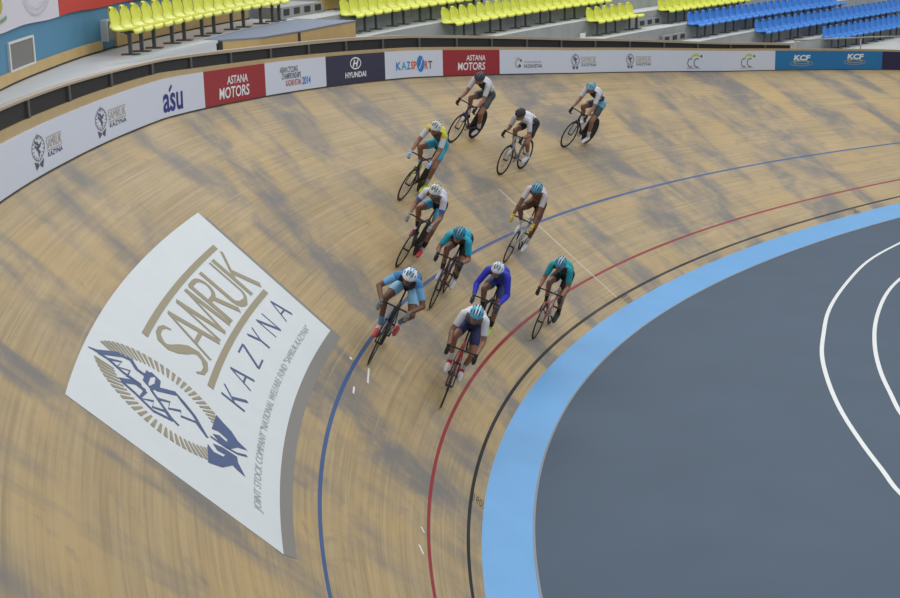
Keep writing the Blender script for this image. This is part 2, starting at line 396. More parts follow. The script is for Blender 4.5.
t_on(e, [('K', -25.48, -25.66, .18, .355, .03, 0)], ink_sky); t_on(e, [('A', -25.67, -25.86, .18, .355, .03, 0)], ink_cy); t_on(e, [('Z', -25.87, -26.0, .18, .355, .03, 0)], ink_sky); t_on(e, [('SP', -26.02, -26.22, .18, .355, .03, 0), ('R', -26.5, -26.62, .18, .355, .03, 0)], ink_or); t_on(e, [('T', -26.63, -26.77, .18, .355, .03, 0)], ink_grey)
mb = MB(); poly(mb, arcp(26.36, .295, .13, .18, 0, 350, 30), ff); pchild(mb, 'globe', ink_sky, e)
mb = MB(); f2 = lambda u, h: fpt(-u, h, .029)
stroke(mb, [(26.30, .19), (26.36, .26), (26.40, .36), (26.45, .42)], .02, f2); pchild(mb, 'highlight_band', ink_w, e)
e = board(-29.2, -27.15, red_b, 'red board with white two-line lettering, the right one of two behind a rider'); t_on(e, [('ASTANA', -27.99, -28.68, .34, .47, .02, .08), ('MOTORS', -27.68, -28.66, .12, .30, .02, .08)], ink_w)
e = board(-31.35, -29.2, white_b, 'white board with small wheel emblem and grey lettering, right of second red board')
mb = MB(); stroke(mb, arcp(29.88, .26, .1, .1, 40, 300, 16), .025, ff, 1); poly(mb, arcp(29.98, .33, .035, .035, 0, 330, 11), ff, 0); poly(mb, arcp(29.93, .2, .05, .04, 0, 330, 11), ff, 0); stroke(mb, arcp(29.86, .36, .09, .04, 20, 160, 8), .02, ff, 2); pchild(mb, 'emblem', [ink_grey, ink_lg, ink_lime], e)
t_on(e, [('CYCLING FEDERATION', -30.09, -30.72, .27, .315, .0, 0)], ink_lg); t_on(e, [('KAZAKHSTAN', -30.09, -30.75, .15, .24, .01, 0)], ink_grey)
e = board(-33.7, -31.35, white_b, 'white board with grey oval emblem, right of the wheel emblem board'); crest(e, -31.85, -32.17, -32.19, -32.82)
e = board(-35.99, -33.7, white_b, 'white board with grey oval emblem, left of the yellow-green arc emblems'); crest(e, -34.0, -34.31, -34.35, -35.0)
def acc(e, s):
    u = -s; mb = MB()
    stroke(mb, arcp(u+.14, .24, .12, .12, 60, 300, 16), .03, ff, 0); stroke(mb, arcp(u+.40, .24, .12, .12, 60, 300, 16), .03, ff, 0)
    stroke(mb, arcp(u+.36, .33, .2, .14, 30, 175, 14), [.02+.05*math.sin(PI*i/14) for i in range(15)], ff, 1); poly(mb, arcp(u+.58, .43, .04, .04, 0, 330, 11), ff, 0)
    stroke(mb, [(u-.02, .085), (u+.55, .085)], .012, ff, 2); pchild(mb, 'emblem', [ink_grey, ink_lime, ink_lg], e)
e = board(-38.15, -35.99, white_b, 'white board with yellow-green arc over two grey rings, left of its twin'); acc(e, -36.46)
e = board(-40.23, -38.15, white_b, 'white board with yellow-green arc over two grey rings, next to the blue board'); acc(e, -38.72)
def kcf(e, sA, sB, h0):
    t_on(e, [('KCF', sA, sB, h0, h0+.17, .045, .25)], ink_w); u0, u1 = -sA, -sB; c = (u0+u1)/2; mb = MB()
    stroke(mb, arcp(c, h0-.09, .52, .075, 0, 352, 40), .022, ff, 0, True); stroke(mb, arcp(c, h0-.10, .40, .09, 30, 150, 14), .035, ff, 1); stroke(mb, [(c-.36, h0-.1), (c+.36, h0-.1)], .03, ff, 0); pchild(mb, 'emblem', [ink_lg, ink_lime], e)
e = board(-42.75, -40.23, cyan_b, 'bright blue board with white slanted letters over an ellipse, next to the white boards'); kcf(e, -41.06, -41.78, .29)
e = board(-45.2, -42.75, cyan_b, 'bright blue board with white slanted letters, next to the dark navy end board'); kcf(e, -43.53, -44.28, .33)
e = board(-49, -45.2, dnavy_b, 'dark navy board at the far right end of the fence'); t_on(e, [('K', -46.12, -46.5, .28, .45, .03, .1)], ink_w)
# dark joint under the boards
mb = MB(); slab(mb, lambda s: [fpt(s, 0, .03), fpt(s, .012, .03), fpt(s, .012, .0), fpt(s, 0, .0)], -60, 6, 0); struct(mb, 'trim_2', mat('joint_dark', srgb(60, 56, 54), .8))

# ------------------------------------------------------------------ walkway, blue wall
offw = lambda s: float(np.interp(-s, [4, 12, 15, 16.9, 18.5, 19.9, 26, 34], [-.3+.6, .72, 1.31, 1.74, 2.09, 2.37, 3.6, 5.3]))
ZW = 5.5
ped = lambda s: float(np.interp(-s, [21.2, 21.75, 22.9, 24.1, 25.2], [1.13, .60, .49, .60, .72]))
walk_m = mat('walkway_grey', srgb(196, 203, 206), .5, noise=.06, nscale=2); carpet = mat('platform_carpet', srgb(118, 132, 152), .8, noise=.05, nscale=8)
zwk = lambda s: float(np.interp(-s, [17.5, 21], [ZW, ZW-.22]))
mb = MB(); slab(mb, lambda s: [outer(s, .13, zwk(s)-.05), outer(s, .13, zwk(s)), outer(s, 1.14, zwk(s)), outer(s, 1.14, zwk(s)-.05)], -21.7, -6, 0)
struct(mb, 'walkway', walk_m)
mb = MB(); slab(mb, lambda s: [outer(s, 1.14, ZW-.05), outer(s, 1.14, ZW), outer(s, max(offw(s), 1.2)+.1, ZW), outer(s, max(offw(s), 1.2)+.1, ZW-.05)], -21.18, -6, 0)
slab(mb, lambda s: [outer(s, offw(s)-1.15, ZW-.05), outer(s, offw(s)-1.15, ZW), outer(s, offw(s)+.1, ZW), outer(s, offw(s)+.1, ZW-.05)], -25.2, -21.18, 0)
struct(mb, 'walkway', walk_m)
pf = empty('plywood_platform', outer(-22.5, 1.0, 4.7)); tag(pf, 'plywood sided platform with blue-grey carpet top behind the fence', 'platform'); bpy.context.view_layer.update()
mb = MB(); slab(mb, lambda s: [outer(s, ped(s)-.01, ZW-.02), outer(s, ped(s)-.01, ZW+.004), outer(s, offw(s)-1.16, ZW+.004), outer(s, offw(s)-1.16, ZW-.02)], -25.15, -21.2, 0, st=.1); pchild(mb, 'carpet', carpet, pf)
for a, b in ((-22.85, -21.22), (-25.12, -22.91)):
    mb = MB(); slab(mb, lambda s: [outer(s, ped(s)+.01, 4.7), outer(s, ped(s)+.01, ZW-.02), outer(s, ped(s)+.04, ZW-.02), outer(s, ped(s)+.04, 4.7)], a, b, 0, st=.1); pchild(mb, 'side_panel', ply, pf)
mb = MB(); slab(mb, lambda s: [outer(s, ped(s)+.02, 4.7), outer(s, ped(s)+.02, ZW-.02), outer(s, offw(s)-1.2, ZW-.02), outer(s, offw(s)-1.2, 4.7)], -25.15, -25.11, 0, st=.04); pchild(mb, 'end_panel', ply, pf)
for s in (-22.88, -21.21):
    mb = MB(); slab(mb, lambda q: [outer(q, ped(q)-.005, 4.7), outer(q, ped(q)-.005, ZW-.02), outer(q, ped(q)+.05, ZW-.02), outer(q, ped(q)+.05, 4.7)], s-.03, s+.03, 0, st=.06); pchild(mb, 'joint_strip', mat('strip_black', srgb(46, 44, 42), .6), pf)
blue_w = mat('wall_blue', srgb(72, 132, 166), .6, noise=.05, nscale=1.2)
mb = MB(); slab(mb, lambda s: [outer(s, offw(s), ZW), outer(s, offw(s), 8.2), outer(s, offw(s)+.12, 8.2), outer(s, offw(s)+.12, ZW)], -25.0, -5, 0); struct(mb, 'wall_left', blue_w)
mb = MB(); slab(mb, lambda s: [outer(s, offw(s)-.03, ZW+.035), outer(s, offw(s)-.03, ZW+.19), outer(s, offw(s), ZW+.19), outer(s, offw(s), ZW+.035)], -19.4, -6, 0); struct(mb, 'baseboard_left', ply)
mb = MB(); slab(mb, lambda s: [outer(s, offw(s)-.012, ZW), outer(s, offw(s)-.012, ZW+.035), outer(s, offw(s), ZW+.035), outer(s, offw(s), ZW)], -25, -6, 0); struct(mb, 'gap_shade_strip', mat('baseboard_gap_shade', srgb(66, 62, 60), .8))  # dark strip painted in for the shadow gap under the baseboard
mb = MB(); slab(mb, lambda s: [outer(s, offw(s)-.06, ZW+.03), outer(s, offw(s)-.06, ZW+.47), outer(s, offw(s), ZW+.47), outer(s, offw(s), ZW+.03)], -24.9, -19.9, 0); struct(mb, 'wood_riser', ply)
ub = empty('end_panel_box', outer(-19.45, offw(-19.45)-.08, ZW+.17)); tag(ub, 'grey box with white edge at the left end of the front yellow seat row', 'box'); bpy.context.view_layer.update()
mb = MB(); slab(mb, lambda s: [outer(s, offw(s)-.12, ZW+.19), outer(s, offw(s)-.12, ZW+.50), outer(s, offw(s)-.0, ZW+.50), outer(s, offw(s)-.0, ZW+.19)], -19.72, -19.45, 0, st=.1); pchild(mb, 'body', mat('box_grey', srgb(128, 128, 130), .5), ub)
mb = MB(); slab(mb, lambda s: [outer(s, offw(s)-.13, ZW+.17), outer(s, offw(s)-.13, ZW+.52), outer(s, offw(s)-.0, ZW+.52), outer(s, offw(s)-.0, ZW+.17)], -19.445, -19.415, 0, st=.03); slab(mb, lambda s: [outer(s, offw(s)-.13, ZW+.50), outer(s, offw(s)-.13, ZW+.525), outer(s, offw(s)-.0, ZW+.525), outer(s, offw(s)-.0, ZW+.50)], -19.72, -19.45, 0, st=.1)
pchild(mb, 'edge_frame', mat('edge_white', srgb(206, 208, 208), .5), ub)
vt = empty('wall_vent', outer(-16.1, offw(-16.1), 5.7)); tag(vt, 'square grey vent grille with white frame on the blue wall', 'vent'); bpy.context.view_layer.update()
mb = MB(); slab(mb, lambda s: [outer(s, offw(s)-.02, 5.7), outer(s, offw(s)-.02, 6.06), outer(s, offw(s), 6.06), outer(s, offw(s), 5.7)], -16.6, -15.62, 0)
gm = mat('vent_grey', srgb(140, 138, 134), .6); pchild(mb, 'grille', gm, vt)
mb = MB()
for k in range(14):
    z = 5.712+k*.026; slab(mb, lambda s: [outer(s, offw(s)-.027, z), outer(s, offw(s)-.027, z+.008), outer(s, offw(s)-.019, z+.008), outer(s, offw(s)-.019, z)], -16.58, -15.64, 0)
pchild(mb, 'slats', mat('vent_slat', srgb(120, 118, 116), .6), vt)
mb = MB()
for a, b, z0, z1 in ((-16.64, -15.58, 5.675, 5.705), (-16.64, -15.58, 6.055, 6.085), (-16.64, -16.585, 5.70, 6.06), (-15.635, -15.58, 5.70, 6.06)):
    slab(mb, lambda s: [outer(s, offw(s)-.035, z0), outer(s, offw(s)-.035, z1), outer(s, offw(s), z1), outer(s, offw(s), z0)], a, b, 0)
pchild(mb, 'frame', mat('frame_white', srgb(214, 214, 212), .5), vt)
# cloth banners hung on the blue wall
ban_w = mat('banner_white', srgb(212, 208, 218), .7); ban_r = mat('banner_red', srgb(196, 56, 40), .7)
wb = empty('wall_banner', outer(-15, offw(-15)-.05, 6.26)); tag(wb, 'white cloth banner with pale rings hung on the blue wall at the top left corner', 'banner'); bpy.context.view_layer.update()
zb = lambda s: 6.255+.012*math.sin(s*3)
def ban(a, b, m, par, nm):
    mb = MB(); slab(mb, lambda s: [outer(s, offw(s)-.05-.01*math.sin(s*2.3), zb(s)), outer(s, offw(s)-.05, 7.9), outer(s, offw(s)-.035, 7.9), outer(s, offw(s)-.035, zb(s))], a, b, 0, st=.15); return pchild(mb, nm, m, par)
ban(-17.72, -11, ban_w, wb, 'cloth')
fb = lambda u, z: outer(-u, offw(-u)-.072, z)
mb = MB(); stroke(mb, arcp(16.8, 6.75, .55, .38, 200, 350, 20), .02, fb); stroke(mb, arcp(16.8, 6.75, .45, .3, 200, 350, 20), .012, fb); pchild(mb, 'ring_print', mat('ink_ring', srgb(186, 186, 198), .7), wb)
mb = MB(); poly(mb, arcp(15.2, 6.62, .16, .13, 0, 345, 23), fb); pchild(mb, 'leaf_print', mat('ink_olive', srgb(170, 170, 60), .7), wb)
mb = MB(); stroke(mb, [(15.25, 6.40), (15.42, 6.42), (15.5, 6.44)], .05, fb); pchild(mb, 'small_print', mat('ink_green', srgb(120, 160, 100), .7), wb)
wr = empty('wall_banner', outer(-19, offw(-19)-.05, 6.26)); tag(wr, 'plain red cloth banner hung on the blue wall right of the white banner', 'banner'); bpy.context.view_layer.update()
ban(-25.5, -17.74, ban_r, wr, 'cloth')

# ------------------------------------------------------------------ stands
conc = mat('concrete', srgb(176, 180, 180), .75, noise=.14, nscale=1.3); conc_shade = mat('concrete_riser_shaded', srgb(156, 160, 160), .8, noise=.22, nscale=2.0)  # vertical risers get a darker copy, their shading put into the colour
G_S = [-18.8, -24.7, -26.1, -28, -29.5, -31.5, -35.2, -39.2, -42, -46.6, -52, -60]
G_O = [-3.87, -2.85, -2.65, -2.2, -1.9, -1.55, -.4, .85, 1.35, 2.8, 4.9, 8.2]
G_P = np.polyfit(np.array(G_S)/40, G_O, 4)
ROWS = {'E': (5.5, 6), 'D': (5.05, 5), 'C': (4.6, 4), 'B': (4.15, 3), 'A': (3.7, 2), 'Z': (3.25, 1), 'Y': (2.8, 0)}   # floor height, index from the front
def roff(k, s): return float(np.polyval(G_P, s/40))+.85*ROWS[k][1]      # front edge of the seat pans as plan offset
order = ['Y', 'Z', 'A', 'B', 'C', 'D']
for i, k in enumerate(order):
    z = ROWS[k][0]; nk = (order+['E'])[i+1]
    fr = lambda s: max(roff(k, s)-.42, .13+.002*i) if i else .13
    bk = lambda s: max(roff(nk, s)-.38, fr(s)+.05)
    mb = MB(); slab(mb, lambda s: [outer(s, fr(s), z-1.2), outer(s, fr(s), z), outer(s, bk(s), z), outer(s, bk(s), z-1.2)], -62, -25.17, 0, st=.5)
    me = mb
    o = me.build('stand_step', [conc, conc_shade]); o['kind'] = 'structure'
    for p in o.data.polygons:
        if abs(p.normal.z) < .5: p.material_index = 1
mb = MB(); slab(mb, lambda s: [outer(s, roff('E', s)-.42, 4.6), outer(s, roff('E', s)-.42, ZW), outer(s, roff('E', s)+1.2, ZW), outer(s, roff('E', s)+1.2, 4.6)], -62, -25.25, 0, st=.5)
o = mb.build('stand_step', [conc, conc_shade]); o['kind'] = 'structure'
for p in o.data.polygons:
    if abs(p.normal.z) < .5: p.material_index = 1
mb = MB(); slab(mb, lambda s: [outer(s, roff('E', s)+.6, ZW), outer(s, roff('E', s)+.6, ZW+.45), outer(s, roff('E', s)+3, ZW+.45), outer(s, roff('E', s)+3, ZW)], -62, -26.85, 0, st=.5)
o = mb.build('stand_step', [conc, conc_shade]); o['kind'] = 'structure'
mb = MB(); slab(mb, lambda s: [outer(s, roff('E', s)+.54, ZW+.02), outer(s, roff('E', s)+.54, ZW+.47), outer(s, roff('E', s)+.595, ZW+.47), outer(s, roff('E', s)+.595, ZW+.02)], -33, -26.9, 0); struct(mb, 'wood_riser', ply)

# moulded seat shell: pan with rolled front and rounded back
def seat_mesh(m, name):
    prof = [(-.015, -.05), (0.0, -.01), (.03, .012), (.12, .002), (.25, -.012), (.35, .0), (.40, .05), (.425, .13), (.445, .24), (.455, .33), (.458, .38)]   # depth, height
    wid = [.44, .47, .48, .485, .485, .485, .485, .48, .46, .40, .26]
    mb = MB(); NU = 9; top = []; bot = []
    for (d, h), w in zip(prof, wid):
        r1, r2 = [], []
        for i in range(NU):
            t = -1+2*i/(NU-1); e = .022*abs(t)**4
            dd = d-(.05*abs(t)**2.5 if h > .05 else 0); hh = h+(e if h <= .05 else 0)-(.035*abs(t)**3 if h > .3 else 0)
            r1.append((t*w/2, dd, hh)); r2.append((t*(w/2-.004), dd+.014, hh-.014 if h < .06 else hh-.002))
        top.append(r1); bot.append(r2)
    mb.grid(top, 0, True); mb.grid([r[::-1] for r in bot], 0, True)
    n = len(top)
    mb.grid([[top[i][0], bot[i][0]] for i in range(n)]); mb.grid([[bot[i][-1], top[i][-1]] for i in range(n)])
    mb.grid([[bot[0][j], top[0][j]] for j in range(NU)]); mb.grid([[top[-1][j], bot[-1][j]] for j in range(NU)])
    me = mb.mesh(name); me.materials.append(m)
    bm = bmesh.new(); bm.from_mesh(me); bmesh.ops.remove_doubles(bm, verts=bm.verts, dist=.0006); bmesh.ops.recalc_face_normals(bm, faces=bm.faces); bm.to_mesh(me); bm.free()
    return me
yel = mat('seat_yellow', srgb(222, 228, 78), .35); blu = mat('seat_blue', srgb(54, 134, 220), .35)
SM = {'y': seat_mesh(yel, 'stadium_seat'), 'b': seat_mesh(blu, 'stadium_seat')}
leg_m = mat('bench_leg', srgb(92, 94, 98), .5, .2)
ORD = 'first second third fourth fifth sixth seventh eighth ninth tenth eleventh twelfth thirteenth fourteenth fifteenth sixteenth seventeenth eighteenth nineteenth twentieth twenty-first twenty-second twenty-third twenty-fourth twenty-fifth'.split()
def row_frame(k, s):
    p = outer(s, roff(k, s), ROWS[k][0]); q = outer(s-.2, roff(k, s-.2), ROWS[k][0])-outer(s+.2, roff(k, s+.2), ROWS[k][0])
    d = q/np.linalg.norm(q); d[2] = 0            # to the right as seen from the track
    b = np.array([-d[1], d[0], 0])
    if b @ (outer(s, 1, 0)-outer(s, 0, 0)) < 0: b = -b
    return p, d, b
def seat_row(k, s0, n, col, rowname, pitch=.5, lift=.42, legs=True, first=0):
    cn = 'yellow' if col == 'y' else 'blue'; s = s0; leg_at = []; path_ = []
    for i in range(n):
        p, d, b = row_frame(k, s)
        o = link('stadium_seat', SM[col]); 
        mw = Matrix.Identity(4)
        for r in range(3): mw[r][0] = d[r]; mw[r][1] = b[r]; mw[r][2] = (0, 0, 1)[r]; mw[r][3] = p[r]+(lift if r == 2 else 0)
        o.matrix_world = mw
        tag(o, '%s plastic seat, %s from the left in %s' % (cn, ORD[i], rowname.replace(' blue row', ' row').replace('the front row by the blue wall', 'the front row')), 'seat', '%s seats in %s' % (cn, rowname))
        path_.append(p+b*.22)
        if i % 3 in (0, 1) and not (i == 0): leg_at.append((p+b*.20-d*.25*(1 if i % 3 == 0 else -.6), d, b))
        if i == 0: leg_at.append((p+b*.2+d*.1, d, b))
        if i == n-1: leg_at.append((p+b*.2+d*.1, d, b))
        x = outer(s-.1, roff(k, s-.1), 0)-outer(s, roff(k, s), 0); s -= pitch*.1/np.linalg.norm(x)
    e = empty('bench_frame', path_[0]); tag(e, 'grey steel legs and beam carrying %s' % rowname, 'bench frame'); bpy.context.view_layer.update()
    mb = MB(); mb.tube([q+np.array([0, 0, lift-.055]) for q in path_], .028, 6); pchild(mb, 'beam', leg_m, e)
    for (q, d, b) in leg_at:
        mb = MB(); rot = np.array([d, b, [0, 0, 1]]).T
        mb.box(q+np.array([0, 0, lift/2-.03]), (.045, .06, lift-.06), 0, rot); mb.box(q+np.array([0, 0, .012]), (.12, .30, .024), 0, rot)
        mb.box(q+np.array([0, 0, lift-.04]), (.05, .3, .03), 0, rot); pchild(mb, 'leg', leg_m, e)
seat_row('E', -18.95, 16, 'y', 'the front row by the blue wall', .505, .42)
seat_row('E', -27.2, 4, 'y', 'the group above the slotted step')
seat_row('D', -26.55, 15, 'y', 'the row behind the platform')
seat_row('C', -29.65, 19, 'y', 'the long middle row')
seat_row('B', -35.4, 6, 'y', 'the short six-seat row')
seat_row('B', -39.2, 12, 'y', 'the top right row')
seat_row('A', -39.75, 23, 'b', 'the upper blue row')
seat_row('Z', -42.7, 25, 'b', 'the middle blue row')
seat_row('Y', -46.0, 16, 'b', 'the lowest blue row')
# aisle steps with dark slots
stp_m = mat('step_grey', srgb(148, 150, 150), .7); slot_m = mat('slot_black', srgb(44, 44, 46), .7)
def step(k, sA, sB, off0, depth, hgt, nslot, label, z=None):
    z = ROWS[k][0] if z is None else z; e = empty('aisle_step', outer((sA+sB)/2, roff(k, (sA+sB)/2)+off0, z)); tag(e, label, 'step'); bpy.context.view_layer.update()
    f = lambda s: roff(k, s)+off0
    mb = MB(); slab(mb, lambda s: [outer(s, f(s), z), outer(s, f(s), z+hgt), outer(s, f(s)+depth, z+hgt), outer(s, f(s)+depth, z)], sA, sB, 0, st=.2); pchild(mb, 'block', stp_m, e)
    L = (sB-sA); 
    for i in range(nslot):
        a = sA+L*(i+.25)/nslot; b = sA+L*(i+.78)/nslot
        mb = MB(); slab(mb, lambda s: [outer(s, f(s)-.012, z+.05*hgt/.2), outer(s, f(s)-.012, z+hgt*.82), outer(s, f(s)+.01, z+hgt*.82), outer(s, f(s)+.01, z+.05*hgt/.2)], a, b, 0, st=.2); pchild(mb, 'slot', slot_m, e)
step('E', -25.1, -26.75, .35, .9, .24, 4, 'grey aisle step with black slots right of the front yellow seat row')
step('B', -37.75, -39.0, .35, .6, .23, 3, 'grey aisle step with black slots at the right end of the six-seat row')
step('A', -37.9, -39.25, .30, .6, .23, 3, 'grey aisle step with black slots left of the upper blue row')
# white paper lying on the step and row numbers on the risers
mb = MB(); p, d, b = row_frame('B', -34.4); mb.box(p+b*.0+np.array([0, 0, .10]), (.30, .02, .16), 0, np.array([d, b, [0, 0, 1]]).T)
tag(mb.build('paper_sheet', mat('paper', srgb(226, 228, 228), .7)), 'white paper sheet on the grey step left of the six-seat row', 'paper')
num_m = mat('number_white', srgb(186, 188, 188), .7)
for k, nk, s, t in (('D', 'E', -28.9, '20'), ('D', 'E', -26.4, '0'), ('C', 'D', -33.6, '20')):
    zc = ROWS[k][0]; bk = lambda q: (roff(nk, q)-.42 if nk == 'E' else roff(nk, q)-.42)-.008
    mb = MB(); put_text(mb, t, 0, .34 if len(t) > 1 else .16, .16, .36, lambda u, w: outer(s-u, bk(s-u), zc+w), .02)
    o = mb.build('riser_number', num_m); tag(o, 'white number painted on the concrete riser under the %s' % {'0-26.4': 'left end of the upper yellow row', '20-28.9': 'upper yellow row behind the platform', '20-33.6': 'long middle yellow row'}[t+str(s)], 'number')

# ------------------------------------------------------------------ printed banner laid on the banking
SB0, VB0 = -8.80, 3.03
def bf(u, w, h=.004): return at(SB0-u, VB0+w, h)
BW, BH = 6.74, 2.45
dc = empty('track_banner', bf(3.3, 1.2, 0)); tag(dc, 'large white printed banner lying on the wooden banking, tan and blue lettering', 'banner'); bpy.context.view_layer.update()
ban_m = mat('decal_white', srgb(205, 212, 216), .5, noise=.05, nscale=2.5)
mb = MB(); US = frange(0, BW, .12); WS = frange(0, BH, .2)
mb.grid([[bf(u, w, .005) for w in WS] for u in US], 0, True)
mb.grid([[bf(u, 0, .0), bf(u, 0, .005)] for u in US]); mb.grid([[bf(u, BH, .005), bf(u, BH, .0)] for u in US]); mb.grid([[bf(0, w, .005), bf(0, w, .0)] for w in WS]); mb.grid([[bf(BW, w, .0), bf(BW, w, .005)] for w in WS])
pchild(mb, 'sheet', ban_m, dc)
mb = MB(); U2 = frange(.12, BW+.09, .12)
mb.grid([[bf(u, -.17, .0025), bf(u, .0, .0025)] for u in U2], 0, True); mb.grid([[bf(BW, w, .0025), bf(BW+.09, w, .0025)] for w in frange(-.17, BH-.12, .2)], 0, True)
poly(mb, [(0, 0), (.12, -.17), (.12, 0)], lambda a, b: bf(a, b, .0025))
pchild(mb, 'printed_drop_shadow', mat('drop_shadow_grey', srgb(122, 120, 116), .6), dc, 'grey printed drop shadow along the lower and right edge')  # drop shadow printed with the banner, drawn as flat grey strips
tan_m = mat('decal_tan', srgb(146, 137, 112), .6); dbl = mat('decal_blue', srgb(56, 78, 124), .6); dgr = mat('decal_grey', srgb(160, 164, 168), .6)
bt = lambda u, w: bf(u, w, .009)
for w in (1.93, 1.03):
    mb = MB(); stroke(mb, [(2.58+3.67*i/30, w) for i in range(31)], .085, bt); pchild(mb, 'bar', tan_m, dc, 'tan bar')
# SAMRUK, letter by letter, tall and condensed
def lett(mb, L, u, w0, w1, wd, t, hv, fn=bt):
    h = w1-w0; A = lambda a, b: (u+a*wd, w0+b*h); th, tv = t, hv
    def st(p, q, k): stroke(mb, [A(*p), A(*q)], k, fn)
    if L == 'A': st((0, 0), (.5, 1), th); st((.5, 1), (1, 0), tv); st((.2, .36), (.8, .36), th)
    if L == 'M': st((.03, 0), (.15, 1), th); st((.15, 1), (.5, 0), tv); st((.5, 0), (.85, 1), th); st((.85, 1), (.97, 0), tv)
    if L == 'N': st((.05, 0), (.05, 1), th); st((.05, 1), (.95, 0), tv); st((.95, 0), (.95, 1), th)
    if L == 'K': st((.1, 0), (.1, 1), tv); st((.1, .42), (.95, 1), th); st((.36, .58), (1, 0), tv)
    if L == 'Z': st((.02, .97), (.95, .97), th); st((.93, .97), (.06, .03), tv); st((.03, .03), (1, .03), th)
    if L == 'Y': st((.0, 1), (.5, .45), tv); st((1, 1), (.5, .45), th); st((.5, .48), (.5, 0), tv)
    if L == 'U': stroke(mb, [A(.08, 1), A(.08, .3)]+[A(.5-.42*math.cos(a), .22-.2*math.sin(a)) for a in np.linspace(0, PI, 9)]+[A(.92, .3), A(.92, 1)], [tv]*3+[tv]*4+[th]*6, fn)
    if L == 'R':
        st((.1, 0), (.1, 1), tv); stroke(mb, [A(.1, .97), A(.45, .97)]+[A(.5+.38*math.sin(a), .75+.22*math.cos(a)) for a in np.linspace(.2, PI-.2, 8)]+[A(.45, .53), A(.1, .53)], th*1.2, fn); st((.45, .53), (1, 0), tv)
    if L == 'S':
        P = [(1.0, .82), (.9, .93), (.68, .985), (.4, .97), (.16, .88), (.12, .74), (.28, .62), (.55, .5), (.82, .38), (.92, .24), (.8, .09), (.5, .02), (.2, .04), (.02, .14)]
        k = [th*.6, th, th*1.1, th*1.2, tv, tv*1.1, tv*1.3, tv*1.5, tv*1.3, tv*1.1, tv*.9, th*1.2, th, th*.6]; stroke(mb, [A(*q) for q in P], k, fn)
u = 2.66
for L, wd in (('S', .55), ('A', .62), ('M', .66), ('R', .52), ('U', .55), ('K', .50)):
    mb = MB(); lett(mb, L, u, 1.14, 1.83, wd, .055, .105); u += wd+.045; pchild(mb, 'letter', tan_m, dc, 'tall tan letter')
for L, u in zip('KAZYNA', (2.63, 3.30, 4.02, 4.68, 5.24, 5.92)):
    mb = MB(); lett(mb, L, u, .56, .89, .33 if L != 'Y' else .28, .026, .05); pchild(mb, 'letter', dbl, dc, 'small dark blue letter')
mb = MB(); put_text(mb, 'JOINT STOCK COMPANY "NATIONAL WELFARE FUND "SAMRUK-KAZYNA"', .56, 6.28, .21, .335, bt, 0.0); pchild(mb, 'lettering', dgr, dc, 'small grey lettering')
# emblem: rays, bird, split tail
ea, eb, ecx, ecy = .79, .80, 1.44, 1.53
def alm(a, k=1.0):      # pointed oval, angle from straight up
    hh = 2*.80 if True else 0; t = abs(math.cos(a))
    return (ecx+ea*k*math.sin(a)*(1-.06*t), ecy-.10+(.92 if math.cos(a) > 0 else .86)*k*math.cos(a))
RB = [MB(), MB()]
nr = 72
for i in range(nr):
    a = 2*PI*(i+.5)/nr; deg = math.degrees(a)
    if deg < 16 or deg > 344 or 146 < deg < 214: continue
    o1, i1 = np.array(alm(a)), np.array(alm(a, .74)); t = np.array([o1[1]-i1[1], -(o1[0]-i1[0])]); t /= np.linalg.norm(t)
    poly(RB[deg > 180], [i1-t*.012, o1-t*.025, o1+t*.025, i1+t*.012], bt)
for q in RB: pchild(q, 'ray_arc', tan_m, dc, 'tan arc of rays')
SK = [([(1.32, 2.4), (1.38, 2.29), (1.7, 2.07), (1.76, 1.95), (1.65, 1.86), (1.66, 1.75)], [.01, .05, .06, .055, .05, .05]), ([(1.36, 2.29), (1.39, 2.17), (1.35, 1.98), (1.38, 1.77)], .035),
 ([(1.39, 2.17), (1.56, 2.03), (1.37, 2.06), (1.5, 1.92), (1.33, 1.93), (1.38, 1.76)], .03), ([(1.66, 1.75), (1.82, 1.68), (1.79, 1.61), (1.63, 1.6), (1.46, 1.66), (1.52, 1.73), (1.8, 1.73)], .05),
 ([(1.14, 1.98), (1.32, 1.84), (1.32, 1.7)], .055), ([(1.13, 1.97), (1.1, 1.81), (1.01, 1.57), (1.12, 1.35)], .035), ([(1.32, 1.7), (1.07, 1.74), (1.23, 1.59), (1.08, 1.59), (1.2, 1.45), (1.12, 1.35)], .035),
 ([(1.53, 1.62), (1.79, 1.38), (1.72, 1.28), (1.61, 1.13), (1.34, 0.93)], [.06, .055, .05, .045, .02]), ([(1.35, 1.56), (1.49, 1.42), (1.32, 1.42), (1.48, 1.28), (1.36, 1.27), (1.49, 1.09), (1.34, 0.93)], .032), ([(1.44, 1.65), (1.16, 1.37), (1.11, 1.27)], .03)]
mb = MB()
for P, k in SK: stroke(mb, P, [q*1.3 for q in k] if isinstance(k, list) else k*1.35, bt)
pchild(mb, 'bird_figure', dbl, dc, 'dark blue bird figure')
mb = MB()
poly(mb, [(2.03, .88), (1.97, .78), (1.92, .67), (1.8, .57), (1.76, .44), (1.66, .56), (1.5, .64), (1.44, .78), (1.52, .88), (1.6, .80), (1.58, .70), (1.66, .70), (1.68, .82), (1.62, .90)], bt)
poly(mb, [(.79, .89), (.92, .72), (1.15, .6), (1.12, .55), (1.1, .44), (1.3, .54), (1.42, .56), (1.38, .74), (1.30, .86), (1.22, .80), (1.26, .70), (1.18, .72), (1.12, .84), (1.2, .92)], bt)
stroke(mb, [(1.42, .9), (1.44, .72), (1.5, .56), (1.62, .44)], .035, bt)
pchild(mb, 'tail_figure', dbl, dc, 'dark blue split tail')

